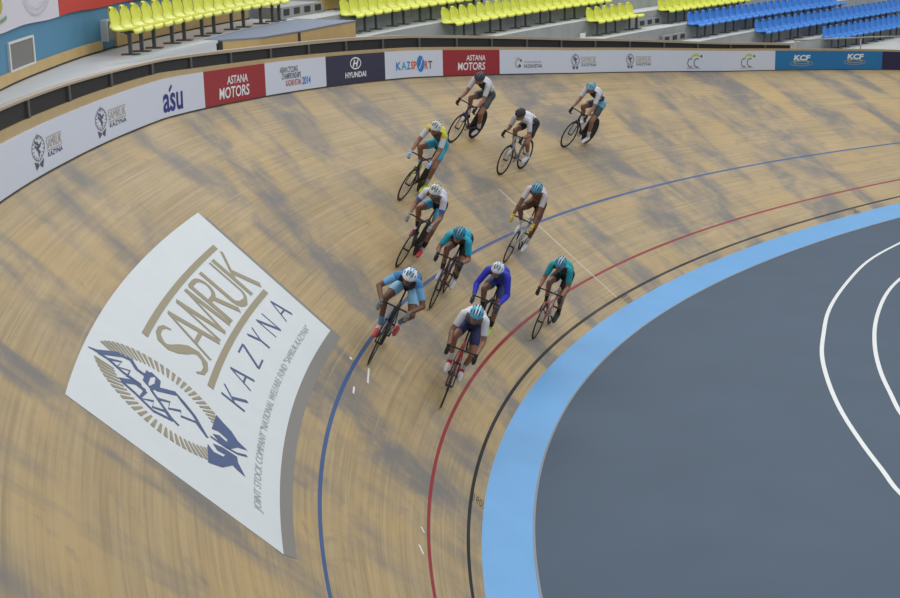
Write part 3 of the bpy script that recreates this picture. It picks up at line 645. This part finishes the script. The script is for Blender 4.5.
# small marks on the track
def deck(u, w, h): return at(-u, w, h)
mk_m = mat('mark_black', srgb(52, 50, 48), .6)
def mark(s, v, t, label):
    mb = MB(); fn = lambda a, b: at(s+b, v-a, .003); 
    put_text(mb, t, -.075, .075, -.12, .12, fn, .0)
    stroke(mb, [(-.09, -.15), (.09, -.15), (.09, .15), (-.09, .15)], .008, fn, 0, True)
    tag(mb.build('distance_mark', mk_m), label, 'number')
mark(-14.37, .11, '160', 'black distance number beside the black line near the bottom of the photo')
mark(-25.2, .10, '150', 'black boxed distance number at the foot of the white cross line')
mark(-35.95, .09, '140', 'black distance number beside the black line at the far right bend')
tp_m = mat('tape_white', srgb(222, 222, 218), .6)
for (a, b, wdt, lb) in (((-15.45, 2.285), (-15.0, 2.20), .032, 'long white tape strip in front of the leading blue rider'), ((-14.56, 2.35), (-14.35, 2.325), .032, 'short white tape strip beside the blue line'), ((-15.31, 2.58), (-15.25, 2.57), .05, 'tiny white tape scrap just outside the blue line'), ((-12.2, .99), (-12.1, .945), .03, 'upper white tape scrap beside the red line at the bottom'), ((-11.65, 1.035), (-11.48, .975), .035, 'lower white tape scrap beside the red line at the bottom')):
    mb = MB(); stroke(mb, [(-a[0], a[1]), (-b[0], b[1])], wdt, lambda u, w: at(-u, w, .003)); mb.grid([[at(a[0], a[1], 0), at(a[0], a[1], .003)], [at(b[0], b[1], 0), at(b[0], b[1], .003)]])
    tag(mb.build('tape_strip', tp_m), lb, 'tape')
#RIDERS#
# ------------------------------------------------------------------ riders and bicycles
WBASE, FX, RX, WR = .97, .58, -.39, .335
def bike_matrix(s, v, head, lean):
    pf = at(s, v); T = at(s+.01, v)-at(s-.01, v); kk = np.linalg.norm(T)/.02; T /= np.linalg.norm(T)
    pr = at(s-WBASE*math.cos(head)/kk, v-WBASE*math.sin(head)); F = pf-pr; F /= np.linalg.norm(F)
    N = at(s-.4, v, 1)-at(s-.4, v); N -= F*(N @ F); N /= np.linalg.norm(N); L = np.cross(N, F)
    U = N*math.cos(lean)+L*math.sin(lean); Lf = np.cross(U, F); o = (pf+pr)/2-F*(FX+RX)/2
    m = Matrix.Identity(4)
    for i in range(3): m[i][0] = F[i]; m[i][1] = Lf[i]; m[i][2] = U[i]; m[i][3] = o[i]
    return m
def ring_pts(cx, cz, r, n=40, y=0.0): return [(cx+r*math.cos(2*PI*i/n), y, cz+r*math.sin(2*PI*i/n)) for i in range(n)]
tyre_m = mat('tyre_black', srgb(34, 33, 34), .6); rim_m = mat('rim_black', srgb(40, 40, 44), .5, spec=.3); disc_m = mat('disc_black', srgb(30, 30, 33), .6, spec=.2)
spoke_m = mat('spoke_steel', srgb(120, 120, 124), .3, .7); chain_m = mat('chain_steel', srgb(90, 90, 94), .35, .8); tape_m = mat('bar_tape', srgb(28, 28, 30), .7); sad_m = mat('saddle_black', srgb(30, 30, 32), .5)
def bar_path(sd):
    P = [(.475, 0, .885), (.478, .09*sd, .887), (.482, .165*sd, .888), (.50, .195*sd, .888), (.545, .203*sd, .882), (.578, .205*sd, .86), (.588, .207*sd, .825), (.572, .208*sd, .785), (.535, .209*sd, .765), (.475, .21*sd, .757)]
    return P
def make_bike(cfg, mw):
    root = empty('track_bicycle', mw=mw); tag(root, cfg['bike'], 'bicycle', 'racing bicycles')
    fm = mat('frame_%s' % cfg['fname'], cfg['fcol'], .3); f2 = mat('fork_%s' % cfg.get('f2name', cfg['fname']), cfg.get('f2col', cfg['fcol']), .3)
    mb = MB(); BB = (0, 0, .285)
    mb.tube([BB, (-.185, 0, .80)], .017, 10); mb.tube([(-.172, 0, .77), (.415, 0, .80)], .017, 10); mb.tube([BB, (.435, 0, .71)], .022, 10); mb.tube([(.408, 0, .845), (.446, 0, .665)], .022, 10)
    for sd in (-1, 1): mb.tube([(0, .02*sd, .285), (-.1, .035*sd, .295), (RX, .058*sd, WR)], .010, 8); mb.tube([(-.178, .012*sd, .755), (RX, .058*sd, WR)], .008, 8)
    mb.tube([(0, -.035, .285), (0, .035, .285)], .024, 12); fr = mb.build('frame', fm, root)
    mb = MB(); mb.tube([(.446, -.05, .66), (.446, .05, .66)], .016, 8)
    for sd in (-1, 1): mb.tube([(.446, .047*sd, .665), (.50, .05*sd, .53), (FX, .052*sd, WR)], [.014, .012, .008], 8)
    mb.build('fork', f2, root)
    mb = MB(); mb.tube([(-.183, 0, .79), (-.245, 0, .975)], .013, 8); mb.build('seatpost', rim_m, root)
    mb = MB(); mb.ell((-.295, 0, .985), np.eye(3), (.085, .068, .022)); mb.ell((-.195, 0, .983), np.eye(3), (.14, .024, .018)); mb.build('saddle', sad_m, root)
    mb = MB(); mb.tube([(.408, 0, .86), (.475, 0, .885)], .016, 8); mb.build('stem', rim_m, root)
    mb = MB(); P = bar_path(-1)[::-1]+bar_path(1)[1:]; mb.tube(P, .0125, 8); hb = mb.build('handlebar', rim_m, root)
    for sd in (-1, 1):
        mb = MB(); mb.tube(bar_path(sd)[5:], .0155, 8); mb.build('bar_tape', cfg.get('tape', tape_m), hb)
    for nm, cx in (('front_wheel', FX), ('rear_wheel', RX)):
        if nm == 'rear_wheel' and cfg['disc']:
            mb = MB(); prof = [(.012, .022), (.10, .020), (.22, .014), (.305, .010), (.324, .009)]
            for sd in (-1, 1): mb.grid([[(cx+r*math.cos(2*PI*i/48), sd*y, WR+r*math.sin(2*PI*i/48)) for r, y in prof] for i in range(48)], 0, True, True); mb.add([(cx+.012*math.cos(2*PI*i/12), sd*.022, WR+.012*math.sin(2*PI*i/12)) for i in range(12)], [tuple(range(12))])
            mb.grid([[(cx+.324*math.cos(2*PI*i/48), y, WR+.324*math.sin(2*PI*i/48)) for y in (-.009, .009)] for i in range(48)], 0, True, True)
            w = mb.build(nm, disc_m, root, False); w['label'] = 'solid black disc wheel'
        else:
            mb = MB(); prof = [(.285, .004), (.300, .010), (.320, .0095), (.326, .006), (.326, -.006), (.320, -.0095), (.300, -.010), (.285, -.004), (.285, .004)]
            mb.grid([[(cx+r*math.cos(2*PI*i/48), y, WR+r*math.sin(2*PI*i/48)) for r, y in prof] for i in range(48)], 0, True, True); w = mb.build(nm, rim_m, root)
            mb = MB()
            for k in range(20):
                a = 2*PI*k/20; b = a+(.25 if k % 2 else -.25); y = .022*(1 if k % 4 < 2 else -1)
                mb.tube([(cx+.02*math.cos(b), y, WR+.02*math.sin(b)), (cx+.288*math.cos(a), 0, WR+.288*math.sin(a))], .0013, 5)
            sp = mb.build('spokes', spoke_m, w); sp['kind'] = 'stuff'
            mb = MB(); mb.tube([(cx, -.045, WR), (cx, .045, WR)], .016, 10); mb.tube([(cx, -.055, WR), (cx, .055, WR)], .007, 8); mb.build('hub', rim_m, w)
        mb = MB(); mb.tube(ring_pts(cx, WR, .326, 56), .0115, 8, 0, False, True); mb.build('tyre', tyre_m, w)
    th = cfg['crank']; pl = np.array([math.cos(th), 0, math.sin(th)])*.17
    mb = MB(); mb.tube(ring_pts(0, .285, .092, 40, -.042), .005, 6, 0, False, True)
    for k in range(5): a = th+2*PI*k/5; mb.tube([(0, -.042, .285), (.09*math.cos(a), -.042, .285+.09*math.sin(a))], .007, 6)
    mb.tube([(0, -.062, .285), (0, .062, .285)], .012, 8); ck = mb.build('crankset', rim_m, root)
    for sd in (1, -1):
        q = np.array([0, 0, .285])+pl*sd
        mb = MB(); mb.tube([(0, .062*sd, .285), q+np.array([0, .066*sd, 0])], [.014, .011], 8); mb.build('crank_arm', rim_m, ck)
        mb = MB(); mb.box(q+np.array([0, .115*sd, 0]), (.07, .06, .014)); mb.tube([q+np.array([0, .066*sd, 0]), q+np.array([0, .14*sd, 0])], .006, 6); mb.build('pedal', rim_m, ck)
    up = [(.094*math.sin(a), -.042, .285+.094*math.cos(a)) for a in np.linspace(.15, PI-.12, 12)]; bk = [(RX-.034*math.sin(a), -.042, WR-.034*math.cos(a)) for a in np.linspace(.1, PI-.1, 8)]
    mb = MB(); mb.tube(up+bk, .0045, 5, 0, False, True); mb.build('chain', chain_m, root)
    return root

def unit(a): a = np.array(a, float); return a/np.linalg.norm(a)
def ik(a, b, l1, l2, pole):
    a, b = np.array(a, float), np.array(b, float); d = b-a; D = min(np.linalg.norm(d), (l1+l2)*.998); d = unit(d)
    x = (l1*l1-l2*l2+D*D)/(2*D); h = math.sqrt(max(l1*l1-x*x, 0)); p = np.array(pole, float); p = p-d*(p @ d); p = unit(p)
    return a+d*x+p*h
def remeshed(mb, vox):
    me = mb.mesh('body_raw'); o = bpy.data.objects.new('body_raw', me); C.objects.link(o)
    m = o.modifiers.new('r', 'REMESH'); m.mode = 'VOXEL'; m.voxel_size = vox; m.use_smooth_shade = True
    k = o.modifiers.new('s', 'SMOOTH'); k.factor = .5; k.iterations = 3
    dg = bpy.context.evaluated_depsgraph_get(); dg.update(); out = bpy.data.meshes.new_from_object(o.evaluated_get(dg)); bpy.data.objects.remove(o); return out
def make_rider(cfg, mw):
    HZ = cfg['hz']; root = empty('person', mw=mw); tag(root, cfg['label'], 'person', 'racing cyclists')
    skin = mat('skin_%s' % cfg.get('skin', 'tan'), {'tan': srgb(150, 108, 86), 'dark': srgb(116, 80, 62)}[cfg.get('skin', 'tan')], .55)
    FING = {'L': [], 'R': []}
    B = []            # bones for telling the parts of the body apart: name, a, b, radius
    mb = MB()
    def limb(nm, a, b, ra, rb, n=12):
        a, b = np.array(a, float), np.array(b, float); mb.cone(a, b, ra, rb, n); B.append((nm, a, b, ra, rb))
    lat = np.array([0, 1.0, 0]); P = np.array([-.24, 0, 1.085]); Sh = np.array([.295+cfg.get('sx', 0), 0, HZ-.13]); d = unit(Sh-P); nrm = np.cross(d, lat); 
    if nrm[2] < 0: nrm = -nrm
    wa = P+.36*(Sh-P)+nrm*.06; ch = P+.74*(Sh-P)+nrm*.05
    ax = np.array([d, lat, nrm])
    mb.ell(P+nrm*-.005-d*.02, ax, (.165, .168, .128), 18, 12); mb.ell(wa, ax, (.17, .142, .102), 18, 12); mb.ell(ch, ax, (.18, .165, .122), 18, 12)
    B.append(('pelvis', P-d*.02, P+d*.06, .13, .13)); B.append(('torso', P+.30*(Sh-P)+nrm*.03, Sh, .12, .11))
    limb('torso', Sh-lat*.135, Sh+lat*.135, .066, .066)
    Hd = np.array([.50+cfg.get('hx', 0), 0, HZ-.035]); hf = unit((math.cos(cfg.get('nod', .3)), cfg.get('turn', 0), -math.sin(cfg.get('nod', .3)))); hl = unit(np.cross((0, 0, 1), hf)); hu = np.cross(hf, hl); hax = np.array([hf, hl, hu])
    limb('neck', Sh+d*.0+nrm*.02, Hd-hu*.05-hf*.03, .062, .055)
    mb.ell(Hd, hax, (.097, .076, .112), 18, 12); mb.ell(Hd+hf*.035-hu*.062, hax, (.055, .052, .055), 14, 9)
    mb.cone(Hd+hf*.085+hu*.005, Hd+hf*.108-hu*.028, .011, .016, 8)
    for sd in (-1, 1): mb.ell(Hd+hl*.076*sd-hu*.01, hax, (.022, .01, .032), 10, 7)
    mb.ell(Hd+hf*.082-hu*.062, hax, (.014, .024, .012), 10, 7)
    B.append(('head', Hd-hu*.03, Hd+hu*.03, .095, .095))
    # arms
    for sd in (-1, 1):
        k = 'L' if sd > 0 else 'R'
        S = Sh+lat*.168*sd-nrm*.015; g = np.array([.583, .206*sd, .832]) if cfg.get('grip', 'drop') == 'drop' else np.array([.56, .203*sd, .905])
        axis = unit((-.12, .02*sd, 1)) if cfg.get('grip', 'drop') == 'drop' else unit((1, .05*sd, .1))
        to = unit(S-g); wr = g+to*.085+np.array([0, .012*sd, 0])
        el = ik(S, wr, .295, .262, (-.25, cfg.get('elbow', .7)*sd, -.45))
        limb('uarm'+k, S, el, .055, .041); limb('farm'+k, el, wr, .042, .028)
        mid = el+(wr-el)*.25; mb.ell(mid, np.array([unit(wr-el), lat, np.cross(unit(wr-el), lat)]), (.085, .044, .044), 12, 9)
        if cfg.get('grip', 'drop') == 'drop': e0, e1 = np.array([0, sd*1.0, 0]), np.array([1.0, 0, .12])
        else: e0, e1 = np.array([0, sd*1.0, 0]), np.array([0, 0, -1.0])
        back = unit(to-axis*(to @ axis)); pc = g+back*.026+e0*.012
        limb('hand'+k, wr, pc+axis*.0, .026, .024)
        mb.ell(pc, np.array([axis, e0, np.cross(axis, e0)]), (.046, .02, .026), 12, 8)
        for f, mx, rr in ((1.5, 250, .0095), (.5, 275, .0098), (-.5, 262, .0095), (-1.5, 225, .0085)):
            # fingers leave the outer side of the palm and close round the front of the bar
            pts = [g+axis*f*.0225+(e0*math.cos(math.radians(q))+e1*math.sin(math.radians(q)))*.0265 for q in (-35, 25, 85, 85+(mx-175))]
            FING[k].append((pts, rr)); mb.tube(pts, [rr, rr, rr*.93, rr*.8], 8); mb.ell(pts[-1], np.eye(3), (rr*.8,)*3, 8, 6); mb.ell(pts[1], np.eye(3), (rr*1.05,)*3, 8, 6); mb.ell(pts[0], np.eye(3), (rr*1.1,)*3, 8, 6)
        tp = [g+axis*.02+(e0*math.cos(math.radians(q))+e1*math.sin(math.radians(q)))*rad+axis*o for q, rad, o in ((-60, .03, -.005), (-120, .03, .012), (-190, .027, .022))]
        FING[k].append((tp, .0115)); mb.tube(tp, [.012, .0105, .009], 8); mb.ell(tp[-1], np.eye(3), (.009,)*3, 8, 6); mb.ell(tp[0], np.eye(3), (.012,)*3, 8, 6)
        B.append(('hand'+k, g-axis*.04, g+axis*.045, .03, .03))
    # legs
    th = cfg['crank']; pl = np.array([math.cos(th), 0, math.sin(th)])*.17; SHOE = {}
    for sd in (1, -1):
        k = 'L' if sd > 0 else 'R'
        hp = np.array([-.22, .088*sd, 1.045]); pd = np.array([0, .115*sd, .285])+pl*sd
        tilt = .25+.22*math.sin(-th*sd) if False else .32
        toe = pd+np.array([.085*math.cos(tilt), .004*sd, -.085*math.sin(tilt)+.038]); ball = pd+np.array([.02, 0, .042]); heel = ball+np.array([-.175*math.cos(tilt), 0, .175*math.sin(tilt)])
        an = heel+np.array([.045, 0, .06])
        kn = ik(hp, an, .435, .425, (1, cfg.get('knee', .12)*sd, .35))
        limb('thigh'+k, hp, kn, .088, .056, 14); limb('shin'+k, kn, an, .054, .034, 12)
        mb.ell(hp+(kn-hp)*.4, np.array([unit(kn-hp), lat, np.cross(unit(kn-hp), lat)]), (.19, .083, .088), 14, 9)
        sdir = unit(an-kn); bk = unit(np.cross(sdir, lat)); bk = bk if bk[0] < 0 else -bk
        mb.ell(kn+(an-kn)*.3+bk*.022, np.array([sdir, lat, bk]), (.125, .046, .046), 14, 9)
        limb('foot'+k, heel, ball, .036, .037); limb('foot'+k, ball, toe, .036, .026); limb('foot'+k, an, heel+np.array([.03, 0, .0]), .035, .034)
    me = remeshed(mb, .0085)
    me.materials.clear(); me.materials.append(skin); me.name = 'body'
    body = link('body', me, root)
    n = len(me.vertices); V = np.zeros(n*3); me.vertices.foreach_get('co', V); V = V.reshape(-1, 3); Nn = np.zeros(n*3); me.vertices.foreach_get('normal', Nn); Nn = Nn.reshape(-1, 3)
    best = np.full(n, 9.0); bid = np.zeros(n, int); tt = np.zeros(n)
    for i, (nm, a, b, ra, rb) in enumerate(B):
        ab = b-a; t = np.clip(((V-a) @ ab)/(ab @ ab), 0, 1); q = np.linalg.norm(V-(a+t[:, None]*ab), axis=1)-(ra+(rb-ra)*t)
        u = q < best; best[u] = q[u]; bid[u] = i; tt[u] = t[u]
    nm = np.array([b[0] for b in B])[bid]
    faces = [tuple(p.vertices) for p in me.polygons]
    is_ = lambda pre: np.char.startswith(nm, pre)
    spd = (V-P) @ d/np.linalg.norm(Sh-P); front = -((V-P) @ nrm); sideY = np.abs(V[:, 1])
    def cloth(name, mask, off, mats, pick=None, label=None):
        F = [f for f in faces if all(mask[i] for i in f)]
        if not F: return None
        used = sorted({i for f in F for i in f}); mp = {v: i for i, v in enumerate(used)}; U = np.array(used)
        o1 = V[U]+Nn[U]*off; o0 = V[U]+Nn[U]*.0004; k = len(used); FF = [tuple(mp[i] for i in f) for f in F]; cnt = {}
        for f in FF:
            for a, b in zip(f, f[1:]+f[:1]): cnt[(a, b)] = 1
        edge = [(a, b) for (a, b) in cnt if (b, a) not in cnt]; rim = [(b, a, a+k, b+k) for a, b in edge]
        nb = {}
        for a, b in edge: nb.setdefault(a, []).append(b); nb.setdefault(b, []).append(a)
        ids = [i for i in nb if len(nb[i]) == 2]
        if ids:          # even out the hems
            n0 = np.array([nb[i][0] for i in ids]); n1 = np.array([nb[i][1] for i in ids]); ia = np.array(ids)
            for _ in range(8):
                for arr in (o1, o0): arr[ia] = .5*arr[ia]+.25*(arr[n0]+arr[n1])
        q = bpy.data.meshes.new(name); q.from_pydata([tuple(x) for x in o1]+[tuple(x) for x in o0], [], FF+rim)
        for x in mats: q.materials.append(x)
        mi = [pick(np.mean([used[i] for i in f], dtype=float) if False else [used[i] for i in f]) if pick else 0 for f in FF]+[0]*len(rim)
        q.polygons.foreach_set('material_index', mi); q.polygons.foreach_set('use_smooth', [True]*len(FF)+[False]*len(rim)); q.update()
        return tag(link(name, q, root), label)
    cm = lambda key: mat('cloth_%02x%02x%02x' % cfg[key], srgb(*cfg[key]), .75)
    long_ = cfg.get('long', False)
    arm = is_('uarm') & ((tt < .72) | long_) | (is_('farm') & long_ & (tt < .9))
    jm = (nm == 'torso') & (spd > .22) | (nm == 'pelvis') & (spd > .22) | arm | (is_('neck') & (tt < .08))
    cols = ['jersey', 'sleeve', 'chest', 'shoulder', 'side']; jc = [cm(c) if c in cfg else cm('jersey') for c in cols]
    def pickj(f):
        i = f[0]
        if nm[i].startswith('uarm') or nm[i].startswith('farm'):
            if 'cuff' in cfg and tt[i] > .5 and nm[i].startswith('uarm'): return 5
            return 1 if tt[i] > .12 or nm[i].startswith('farm') else 3
        if front[i] > -.01 and spd[i] > .3 and sideY[i] < .13: return 2  # chest colour: kit panel, with shade under the head put into its darks
        if spd[i] > .86: return 3
        if sideY[i] > .12 and spd[i] < .75: return 4
        return 0
    cloth('jersey', jm, .007, jc+([cm('cuff')] if 'cuff' in cfg else []), pickj)
    sm_ = (is_('thigh') & (tt < cfg.get('slen', .66))) | ((nm == 'pelvis') & (spd < .30)) | ((nm == 'torso') & (spd < .30))
    cloth('shorts', sm_, .005, [cm('shorts'), cm('shorts2') if 'shorts2' in cfg else cm('shorts')], lambda f: 1 if (nm[f[0]].startswith('thigh') and tt[f[0]] > .12) else 0)
    for k in 'LR':
        cloth('sock', (nm == 'shin'+k) & (tt > .66) | (nm == 'foot'+k) & (V[:, 2] > 9), .004, [cm('sock')])
        cloth('shoe', nm == 'foot'+k, .006, [cm('shoe'), cm('shoe2') if 'shoe2' in cfg else cm('shoe')], (lambda f: 1 if V[f[0]][0] < np.median(V[nm == 'foot'+k][:, 0]) else 0))
        gl = cloth('glove', (nm == 'hand'+k) | (nm == 'farm'+k) & (tt > .93), .002, [cm('glove')])
        for pts, rr in FING[k]:
            m2 = MB(); m2.tube(pts, [rr*1.22]*(len(pts)-1)+[rr], 8)
            for q, z in zip(pts, [1.3]*(len(pts)-1)+[1.0]): m2.ell(q, np.eye(3), (rr*z,)*3, 8, 6)
            m2.build('finger', cm('glove'), gl)
    # helmet
    hc_ = Hd+hu*.035-hf*.008; HM = cm('helmet'); H2 = cm('helmet2') if 'helmet2' in cfg else HM
    def hp_(th_, a, k=1.0):     # th from crown, a from front
        c = math.sin(th_); x = .142*c*math.cos(a)*(1.06 if math.cos(a) < 0 else 1); y = .102*c*math.sin(a); z = .105*math.cos(th_)
        return hc_+(hf*x+hl*y+hu*z)*k
    m2 = MB(); NA = 28; ths = np.linspace(.05, 1.78, 11)
    lim = lambda a: 1.0 if math.cos(a) < .2 else .93
    m2.grid([[hp_(t*lim(2*PI*i/NA), 2*PI*i/NA, 1+.018*math.cos(8*2*PI*i/NA)) for t in ths] for i in range(NA)], 0, True, True)
    m2.grid([[hp_(t*lim(2*PI*i/NA), 2*PI*i/NA, kk) for t, kk in ((1.78, 1.0), (1.74, .90), (1.2, .88))] for i in range(NA)], 0, True, True)
    m2.add([hp_(.05, 2*PI*i/NA, 1.0) for i in range(NA)], [tuple(range(NA))]); hm = m2.build('helmet', HM, root)
    vm = mat('vent_dark', srgb(40, 44, 52), .7)
    for y0, l0, l1 in ((0, .45, 1.15), (.042, .42, 1.2), (-.042, .42, 1.2), (.078, .3, 1.0), (-.078, .3, 1.0)):
        for fb in (1, -1):
            m2 = MB(); pts = []
            for x in np.linspace(.035, .115, 5):
                x2 = x*fb; q = 1-(x2/(.142*(1.06 if fb < 0 else 1)))**2-(y0/.102)**2
                if q < .03: break
                pts.append(hc_+(hf*x2+hl*y0+hu*.105*math.sqrt(q))*1.012)
            if len(pts) >= 3: m2.tube(pts, [.003]+[.0085]*(len(pts)-2)+[.003], 6); m2.build('vent', vm, hm)
    if 'helmet2' in cfg:
        for sd in (-1, 1):
            m2 = MB(); pts = []
            for x in np.linspace(-.12, .12, 9):
                y = .021*sd; q = 1-(x/.142)**2-(y/.102)**2; pts.append(hc_+(hf*x+hl*y+hu*.105*math.sqrt(max(q, .02)))*1.012)
            m2.tube(pts, .009, 6); m2.build('stripe', H2, hm)
    m2 = MB(); gp = [[Hd+hf*(.104-.075*abs(t)**2.2)+hl*.074*t+hu*z for z in (.032, -.004+.006*abs(t))] for t in np.linspace(-1, 1, 11)]
    m2.grid(gp, 0, True); m2.grid([[q-hf*.006 for q in r[::-1]] for r in gp], 0, True); m2.build('sunglasses', mat('lens_dark', srgb(34, 34, 40), .2), root)
    m2 = MB()
    for sd in (-1, 1): m2.tube([Hd+hl*.07*sd+hu*.03+hf*.01, Hd+hl*.055*sd-hu*.05+hf*.03, Hd-hu*.105+hf*.04], .004, 6)
    m2.build('chin_strap', vm, root)
    m2 = MB(); m2.ell(Hd+hf*.093-hu*.064, hax, (.006, .019, .005), 10, 6); m2.build('mouth', mat('lips', srgb(120, 66, 60), .5), root)
    return root
DN = -PI/2
WH, BK, AQ, YG, NV_, GY = (214, 216, 222), (36, 36, 40), (40, 168, 196), (196, 220, 60), (44, 46, 84), (70, 72, 78)
RIDERS = [
 dict(s=-25.02, v=5.01, head=-0.2, lean=-12.6, hz=1.50, crank=DN-.85, disc=True, jersey=(206, 208, 216), chest=BK, shorts=GY, shorts2=(86, 84, 84), helmet=(62, 66, 74), helmet2=(110, 116, 124), glove=BK, sock=WH, shoe=(190, 192, 200), shoe2=BK, fname='plum', fcol=srgb(64, 50, 82), elbow=0.10,
   label='cyclist in white jersey and dark helmet, highest on the banking by the red board', bike='dark bicycle with black disc wheel under the highest rider by the red board'),
 dict(s=-28.60, v=4.24, head=-0.8, lean=-10.5, hz=1.53, crank=DN-.25, disc=True, jersey=(200, 204, 212), chest=BK, side=(60, 60, 70), shorts=(110, 178, 204), shorts2=(70, 84, 96), helmet=(120, 170, 194), helmet2=(160, 200, 214), glove=BK, sock=WH, shoe=(222, 222, 226), fname='black', fcol=srgb(40, 40, 46), elbow=0.10,
   label='cyclist in white and black jersey with pale blue helmet, last at the far right', bike='black bicycle with disc wheel under the rearmost rider in pale blue helmet'),
 dict(s=-25.49, v=3.88, head=-1.3, lean=-19.0, hz=1.36, crank=PI+.35, disc=False, jersey=(212, 214, 222), sleeve=(204, 206, 214), side=(70, 74, 84), shorts=BK, shorts2=BK, helmet=(46, 46, 52), glove=BK, sock=WH, shoe=(206, 208, 214), fname='silver', fcol=srgb(150, 152, 160), elbow=0.15,
   label='cyclist in white jersey with plain black helmet, behind the white cross line', bike='bicycle with two spoked wheels under the white rider in black helmet'),
 dict(s=-21.49, v=4.06, head=-1.1, lean=-12.9, hz=1.52, crank=DN-.45, disc=True, jersey=(70, 160, 186), sleeve=(206, 214, 222), shoulder=(206, 196, 70), chest=(84, 70, 60), shorts=(40, 150, 180), shorts2=(70, 172, 190), helmet=(210, 212, 210), helmet2=(170, 176, 176), glove=(160, 190, 226), sock=(190, 206, 226), shoe=YG, fname='black', fcol=srgb(40, 40, 46), elbow=0.20, knee=.3,
   label='cyclist in aqua, yellow and white kit with lime shoes and white helmet', bike='black bicycle with disc wheel under the aqua, yellow and white rider'),
 dict(s=-19.29, v=3.00, head=-0.1, lean=-14.7, hz=1.45, crank=DN-.4, disc=True, jersey=(208, 208, 222), cuff=(72, 100, 190), chest=(90, 82, 80), shorts=BK, shorts2=(90, 170, 206), helmet=(204, 212, 208), helmet2=(150, 160, 160), glove=(150, 150, 150), sock=BK, shoe=(206, 70, 84), shoe2=(216, 200, 200), fname='black', fcol=srgb(40, 40, 46), elbow=0.20, knee=.25,
   label='cyclist in white jersey with blue cuffs, white helmet and red shoes', bike='black bicycle under the rider with blue cuffs and red shoes'),
 dict(s=-22.67, v=2.02, head=-6.0, lean=-15.0, hz=1.56, crank=DN-.3, disc=False, jersey=(196, 194, 198), shoulder=(200, 190, 194), chest=(110, 64, 52), side=(178, 50, 68), shorts=(96, 62, 46), shorts2=(104, 66, 50), helmet=(70, 140, 178), helmet2=(150, 190, 206), glove=(206, 182, 70), sock=WH, shoe=(212, 214, 220), fname='white', fcol=srgb(196, 198, 204), skin='dark', elbow=0.20, knee=.3,
   label='cyclist in white and brown kit with yellow gloves and blue helmet', bike='pale bicycle with spoked wheels under the brown-shorted rider with yellow gloves'),
 dict(s=-18.97, v=2.12, head=-3.7, lean=-19.9, hz=1.34, crank=PI+.5, disc=False, jersey=AQ, chest=BK, side=BK, shorts=BK, helmet=(50, 116, 146), helmet2=(130, 170, 190), glove=BK, sock=(60, 60, 66), shoe=(216, 216, 222), fname='maroon', fcol=srgb(92, 52, 50), elbow=0.20,
   label='cyclist in aqua jersey with black shorts riding over the blue line', bike='dark red bicycle under the aqua rider on the blue line'),
 dict(s=-15.60, v=2.32, head=0.0, lean=-17.3, hz=1.40, crank=PI-.12, disc=False, jersey=(60, 70, 96), sleeve=(112, 172, 220), shoulder=(70, 130, 186), chest=BK, side=(84, 150, 204), shorts=(50, 60, 80), shorts2=(140, 190, 222), helmet=(222, 226, 230), helmet2=(90, 160, 206), glove=(120, 116, 116), sock=(110, 150, 180), shoe=(206, 84, 90), shoe2=(226, 214, 214), fname='black', fcol=srgb(40, 40, 46), elbow=0.75, knee=.45, skin='dark',
   label='cyclist in light blue sleeves and white helmet leading beside the printed banner', bike='black bicycle under the light blue rider nearest the printed banner'),
 dict(s=-18.71, v=1.20, head=-0.1, lean=-22.0, hz=1.46, crank=DN-.35, disc=False, jersey=(48, 60, 190), sleeve=(44, 54, 190), chest=(40, 46, 120), side=(96, 140, 206), shorts=(52, 60, 150), shorts2=(60, 76, 130), long=True, helmet=(208, 220, 228), helmet2=(160, 180, 196), glove=(60, 62, 80), sock=BK, shoe=YG, fname='black', fcol=srgb(40, 40, 46), elbow=0.30,
   label='cyclist in royal blue long-sleeved suit and white helmet', bike='black bicycle under the royal blue long-sleeved rider'),
 dict(s=-16.26, v=1.08, head=-4, lean=-21.8, hz=1.50, crank=PI+.55, disc=False, jersey=(216, 216, 226), chest=(110, 108, 112), shorts=NV_, shorts2=(50, 54, 96), helmet=(90, 168, 202), helmet2=(216, 226, 232), glove=BK, sock=WH, shoe=(222, 214, 218), shoe2=(190, 60, 70), fname='red', fcol=srgb(186, 52, 48), f2name='black', f2col=srgb(40, 40, 46), elbow=0.25, knee=.25,
   label='cyclist in white jersey and navy shorts leading on the red line', bike='red bicycle under the white rider on the red line'),
 dict(s=-21.07, v=0.54, head=-1.7, lean=-21.3, hz=1.46, crank=DN-.9, disc=False, jersey=(30, 158, 170), chest=BK, side=(36, 100, 110), shorts=BK, helmet=(60, 140, 178), helmet2=(200, 214, 222), glove=BK, sock=BK, shoe=(54, 54, 60), fname='cream', fcol=srgb(206, 190, 186), f2name='coral', f2col=srgb(190, 110, 100), elbow=0.15,
   label='cyclist in teal jersey lowest on the track by the black line', bike='pale framed bicycle under the teal rider by the black line'),
]
for cfg in RIDERS:
    mw = bike_matrix(cfg['s'], cfg['v'], math.radians(cfg['head']), math.radians(cfg['lean']))
    make_bike(cfg, mw); make_rider(cfg, mw)
